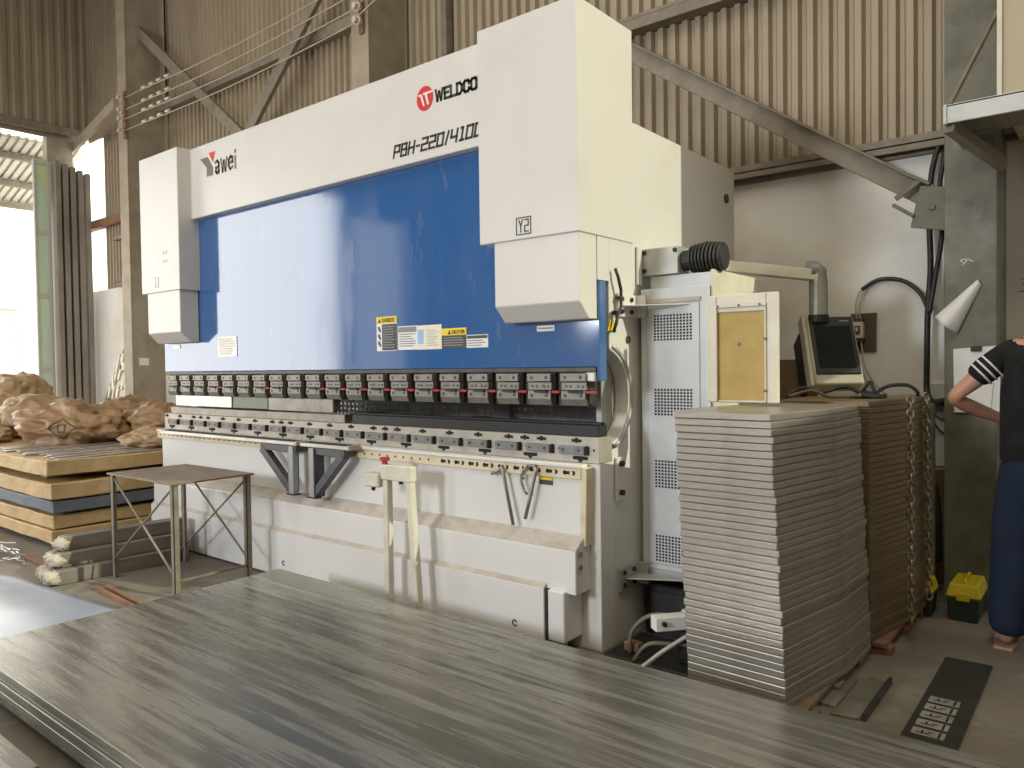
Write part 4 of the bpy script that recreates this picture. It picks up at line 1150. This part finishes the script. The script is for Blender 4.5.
tag(MB().box(-4.25, -3.75, -.98, -.92, 0, .025).build('flat_bar', 'rust', bevel=.002), 'rusty flat bar on the floor beside the wire scrap', 'steel bar')

# ================================================================== FOREGROUND STEEL SHEETS
GS = 'large steel sheets in the foreground pile'
zz = .205; th = .022
nmz = ['topmost wide streaked steel sheet of the foreground pile', 'second wide steel sheet from the top of the foreground pile', 'third wide steel sheet from the top of the foreground pile',
       'fourth wide steel sheet from the top of the foreground pile', 'fifth wide steel sheet from the top, lying over the thick lower plate']
for k in range(5):
    dx = [0, .004, -.004, .006, .002][k]
    tag(MB().box(-1.86+dx, 4.1, -1.985+dx, -.478+dx, zz-th*(k+1)+.001, zz-th*k).build('steel_sheet', 'sheet', bevel=.0015), nmz[k], 'steel sheet', GS)
tag(MB().box(-1.80, 4.1, -1.965, -.50, .045, .094).build('steel_plate', 'sheet', bevel=.002), 'thick lower steel plate at the bottom of the foreground pile', 'steel plate', GS)
for k, x in enumerate((-1.5, .4, 2.3)):
    tag(MB().box(x-.05, x+.05, -1.93, -.55, 0, .044).build('timber_bearer', 'wood', bevel=.003), ['timber bearer under the left end of the foreground sheet pile', 'timber bearer under the middle of the foreground sheet pile', 'timber bearer under the right end of the foreground sheet pile'][k], 'timber', 'bearers under the foreground sheets')
tag(MB().box(-3.6, -.78, -3.6, -2.09, 0, .1).build('steel_plate', 'sheet', bevel=.002), 'separate lower steel plate in the bottom left corner beside the sheet pile', 'steel plate')

# ================================================================== CLUTTER UNDER THE CABINET
t = thing('floor_bar', 'white painted square bar lying in the dark gap beside the bed end', 'bar', (.42, .25, .17))
MB().beam((.28, -.02, .20), (.455, .19, .20), .062, .062).build('bar', 'labelwhite', t, bevel=.004)
MB().box(.36, .42, .09, .15, .231, .248).build('saddle', 'greymetal', t, bevel=.003)
MB().cyl((.325, -.01, .205), (.34, -.022, .205), .011, 8).build('bolt', 'black', t)
MB().box(.35, .41, .08, .14, .009, .169).build('post', 'black', t, bevel=.003)
cable([(.12, .05, .01), (.14, .04, .12), (.22, .06, .2), (.32, .1, .2), (.38, .15, .12), (.42, .2, .02)], .011, 'column', 'grey hose looping highest on the floor beside the bed end')
cable([(.18, -.02, .01), (.24, .0, .09), (.34, .05, .1), (.42, .1, .09), (.455, .2, .02)], .010, 'column', 'grey hose in a low loop on the floor beside the bed end')
cable([(.25, -.1, .01), (.32, .0, .08), (.41, .08, .15), (.455, .14, .17)], .011, 'greymetal', 'grey hose rising from the floor towards the near stack')
tag(MB().box(.08, .16, .06, .11, .009, .055).build('red_block', 'rust', bevel=.006), 'small dark red block on the floor at the bed end', 'block')
tag(MB().box(.02, .50, -.02, .34, 0, .008).build('darkening_tray', 'rubber', bevel=.003), 'flat black tray added on the floor to darken the bed end gap', 'tray')  # added black sheet that darkens the floor of the gap
t = thing('floor_box', 'black box added to darken the gap behind the white bar', 'box', (.28, .6, 0))  # black box enlarged to darken the background of the gap
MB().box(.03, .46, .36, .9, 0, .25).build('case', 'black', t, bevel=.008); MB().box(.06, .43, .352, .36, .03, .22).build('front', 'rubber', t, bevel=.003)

# ================================================================== PERSON
def skinned(name, joints, edges, m, parent, sub=2, fingers=False):
    me = bpy.data.meshes.new(name); off = Vector(ROOTLOC[parent.name])
    me.from_pydata([tuple(Vector(j[0])-off) for j in joints], edges, [])
    o = bpy.data.objects.new(name, me); C.objects.link(o)
    sk = o.modifiers.new('skin', 'SKIN'); sk.use_smooth_shade = True
    for i, j in enumerate(joints):
        r = j[1]; me.skin_vertices[0].data[i].radius = r if isinstance(r, tuple) else (r, r)
    me.skin_vertices[0].data[0].use_root = True
    ss = o.modifiers.new('sub', 'SUBSURF'); ss.levels = sub; ss.render_levels = sub
    dg = bpy.context.evaluated_depsgraph_get(); ev = o.evaluated_get(dg)
    m2 = bpy.data.meshes.new_from_object(ev); m2.name = name
    o.modifiers.clear(); o.data = m2
    m2.materials.clear(); m2.materials.append(M[m])
    for p in m2.polygons: p.use_smooth = True
    o.parent = parent; ROOTLOC[o.name] = tuple(off)
    return o


px, py = 1.665, 1.14
ps = thing('person', 'person seen from behind in black t-shirt with striped sleeve and dark jeans', 'person', (px, py, 0))
sh = 1.385
J = [((px, py, .93), (.145, .10)),                      # 0 pelvis
     ((px, py+.01, 1.10), (.13, .095)), ((px, py-.005, 1.28), (.15, .105)), ((px+.0, py-.005, 1.40), (.10, .075)),   # 1 2 3
     ((px+.01, py+.025, 1.475), .055), ((px+.015, py+.055, 1.535), .062), ((px+.02, py+.075, 1.60), (.078, .092)), ((px+.02, py+.07, 1.675), (.066, .078)),  # 4 5 6 7 head
     ((px-.185, py-.0, sh), .055), ((px-.29, py-.02, 1.27), .045), ((px-.405, py-.03, 1.165), .036), ((px-.32, py+.08, 1.11), .036), ((px-.225, py+.165, 1.06), .026), ((px-.165, py+.20, 1.045), (.018, .035)),  # 8..13 left arm
     ((px+.185, py-.0, sh), .055), ((px+.235, py+.01, 1.25), .045), ((px+.255, py+.03, 1.11), .036), ((px+.21, py+.16, 1.10), .033), ((px+.13, py+.27, 1.13), .025), ((px+.08, py+.31, 1.15), (.018, .034)),  # 14..19
     ((px-.115, py+.0, .86), .09), ((px-.155, py+.03, .48), .055), ((px-.185, py+.045, .12), .036), ((px-.19, py+.03, .05), .036), ((px-.195, py+.12, .035), (.042, .03)), ((px-.2, py+.19, .025), (.04, .02)),   # 20..25
     ((px+.06, py-.02, .86), .09), ((px+.03, py-.02, .48), .055), ((px-.04, py-.05, .12), .036), ((px-.045, py-.065, .05), .036), ((px-.04, py+.03, .035), (.042, .03)), ((px-.035, py+.10, .025), (.04, .02))]   # 26..31
Ed = [(0, 1), (1, 2), (2, 3), (3, 4), (4, 5), (5, 6), (6, 7), (3, 8), (8, 9), (9, 10), (10, 11), (11, 12), (12, 13), (3, 14), (14, 15), (15, 16), (16, 17), (17, 18), (18, 19),
      (0, 20), (20, 21), (21, 22), (22, 23), (23, 24), (24, 25), (0, 26), (26, 27), (27, 28), (28, 29), (29, 30), (30, 31)]


def add_hand(idx, wrist, fwd, side, upv):
    """five fingers rooted in the palm vertex"""
    f = Vector(fwd).normalized(); s = Vector(side).normalized(); u = Vector(upv).normalized(); w = Vector(J[idx][0])
    for k in range(4):
        L = (.068, .078, .072, .056)[k]; base = w+s*((k-1.5)*.020)+f*.03
        a = len(J); J.append((tuple(base), .0095)); J.append((tuple(base+f*L*.5-u*.006), .0088)); J.append((tuple(base+f*L*.85-u*.03), .0078))
        Ed.extend([(idx, a), (a, a+1), (a+1, a+2)])
    b0 = w-f*.02+s*-.032; a = len(J)
    J.append((tuple(b0), .011)); J.append((tuple(b0+f*.03-s*.018-u*.01), .0098)); J.append((tuple(b0+f*.055-s*.018-u*.02), .0085)); Ed.extend([(idx, a), (a, a+1), (a+1, a+2)])


add_hand(13, 12, (.75, .45, -.1), (0, .2, 1), (-.4, .8, 0))
add_hand(19, 18, (-.75, .5, .2), (0, -.2, -1), (.4, .8, 0))
body = skinned('body', J, Ed, 'skin', ps)
# t-shirt: torso, short sleeves
T = [((px, py, .80), (.24, .16)), ((px, py, .93), (.235, .155)), ((px, py+.005, 1.05), (.235, .155)), ((px, py-.005, 1.22), (.235, .155)), ((px, py-.005, 1.35), (.19, .12)), ((px+.005, py+.01, 1.425), (.075, .068)),
     ((px-.175, py-.0, 1.378), (.066, .066)), ((px-.255, py-.015, 1.31), (.068, .066)), ((px-.325, py-.025, 1.245), (.072, .066)),
     ((px+.175, py, 1.378), (.066, .066)), ((px+.225, py+.005, 1.29), (.068, .066)), ((px+.245, py+.02, 1.20), (.072, .066))]
skinned('t_shirt', T, [(0, 1), (1, 2), (2, 3), (3, 4), (4, 5), (4, 6), (6, 7), (7, 8), (4, 9), (9, 10), (10, 11)], 'tshirt', ps)
Jn = [((px, py, 1.0), (.20, .135)), ((px, py, .86), (.215, .15)), ((px-.125, py, .76), .125), ((px-.155, py+.02, .50), .105), ((px-.175, py+.04, .28), .095), ((px-.185, py+.04, .05), .088),
      ((px+.08, py-.02, .76), .125), ((px+.03, py-.02, .50), .105), ((px-.02, py-.045, .28), .095), ((px-.045, py-.05, .045), .088)]
skinned('jeans', Jn, [(0, 1), (1, 2), (2, 3), (3, 4), (4, 5), (1, 6), (6, 7), (7, 8), (8, 9)], 'jeans', ps)
# sleeve stripes: rings around the sleeve
from mathutils.bvhtree import BVHTree as _BV
ts = [o for o in children(ps) if o.name.startswith('t_shirt')][0]
bvt = _BV.FromPolygons([tuple(v.co+Vector(ROOTLOC[ps.name])) for v in ts.data.vertices], [tuple(p.vertices) for p in ts.data.polygons])
a0 = Vector((px-.175, py, 1.378)); a1 = Vector((px-.325, py-.025, 1.245)); dv = (a1-a0).normalized()
q1 = dv.cross(Vector((0, 1, 0))).normalized(); q2 = dv.cross(q1)
for uu in (.46, .60, .74):
    c = a0.lerp(a1, uu); pts = []; st = MB()
    for k in range(28):
        d = q1*math.cos(2*PI*k/28)+q2*math.sin(2*PI*k/28)
        h = bvt.ray_cast(c+d*.2, -d)
        pts.append((h[0]+d*.001) if h[0] is not None and (h[0]-c).length < .085 else c+d*.06)
    st.tube(pts, .0048, 5, closed=True)
    st.build('sleeve_stripe', 'stripe', ts, smooth=True)
hr = MB().blob((px+.02, py+.055, 1.665), (.088, .098, .085), .1, 5, 3, 3).build('hair', 'hair', ps, smooth=True)
fc = MB().blob((px+.02, py+.158, 1.605), (.014, .02, .022), .05, 2, 1, 2)
for s in (-1, 1): fc.blob((px+.02+s*.08, py+.06, 1.60), (.012, .022, .032), .1, 2, 2, 2)
fc.build('nose_and_ears', 'skin', ps, smooth=True)
b = MB()
for s in (-1, 1): b.blob((px+.02+s*.032, py+.150, 1.625), (.012, .009, .007), .02, 2, 2, 2)
b.box(px-.005, px+.045, py+.148, py+.155, 1.565, 1.571)
b.build('eyes_and_mouth', 'hair', ps, smooth=True)
for (fx, fy) in ((px-.195, py+.08), (px-.042, py+.0)):
    MB().prism([(fx-.042, fy-.10), (fx+.036, fy-.10), (fx+.046, fy+.06), (fx+.03, fy+.13), (fx-.03, fy+.13), (fx-.05, fy+.06)], 'z', 0, .016).box(fx-.052, fx+.05, fy+.02, fy+.06, .014, .058).build('sandal', 'sandal', ps, bevel=.004)

# ================================================================== LIGHT
def area(name, loc, target, sx, sy_, power, col):
    l = bpy.data.lights.new(name, 'AREA'); l.shape = 'RECTANGLE'; l.size = sx; l.size_y = sy_; l.energy = power; l.color = col
    o = bpy.data.objects.new(name, l); C.objects.link(o); o.location = loc
    d = Vector(target)-Vector(loc); o.rotation_euler = d.to_track_quat('-Z', 'Y').to_euler()
    return o


area('daylight_gateway', (-10.6, -2.9, 2.45), (0, -2.9, 2.45), 7.4, 4.9, 85, (1, .95, .87))
area('ram_reflection_fill', (-10.6, -8.0, 2.3), (0, -8.0, 2.3), 1.4, 4.4, 17, (1, .95, .88))  # added lamp before the solid wall, gives the ram its dimmer reflection zone
area('daylight_front_window', (-5.6, -9.6, 3.1), (-1.6, 0, 1.2), 1.4, 2.0, 120, (.93, .96, 1))
area('daylight_front_gateway', (-2.4, -10.2, 3.3), (0, 0, 1.2), 1.3, 1.6, 400, (.93, .96, 1))
area('overhead_fill', (-3.5, -4.2, 7.8), (-3.5, -4.2, 0), 3.0, 9.0, 230, (1, .93, .82))  # unseen overhead lamp added as ambient fill
area('overhead_fill', (2.2, -4.5, 7.8), (2.2, -4.5, 0), 2.0, 7.0, 210, (1, .91, .68))  # second added fill, tinted to imitate warm bounce on the right
sl = bpy.data.lights.new('low_sun', 'SUN'); sl.energy = 2.6; sl.color = (1, 1, .75); sl.angle = .009
so = bpy.data.objects.new('low_sun', sl); C.objects.link(so); so.location = (8, 2, 8)
az, el = math.radians(12), math.radians(30)
so.rotation_euler = (-Vector((math.cos(az)*math.cos(el), math.sin(az)*math.cos(el), math.sin(el)))).to_track_quat('-Z', 'Y').to_euler()

w = bpy.data.worlds.new('world'); bpy.context.scene.world = w; w.use_nodes = True
w.node_tree.nodes['Background'].inputs[0].default_value = (1, .96, .88, 1); w.node_tree.nodes['Background'].inputs[1].default_value = 3.4

sc = bpy.context.scene
sc.view_settings.view_transform = 'Standard'; sc.view_settings.look = 'None'; sc.view_settings.gamma = 1; sc.view_settings.use_curve_mapping = False
sc.view_settings.exposure = 0.14
sc.cycles.use_denoising = True
sc.cycles.max_bounces = 8; sc.cycles.diffuse_bounces = 4; sc.cycles.sample_clamp_indirect = 6
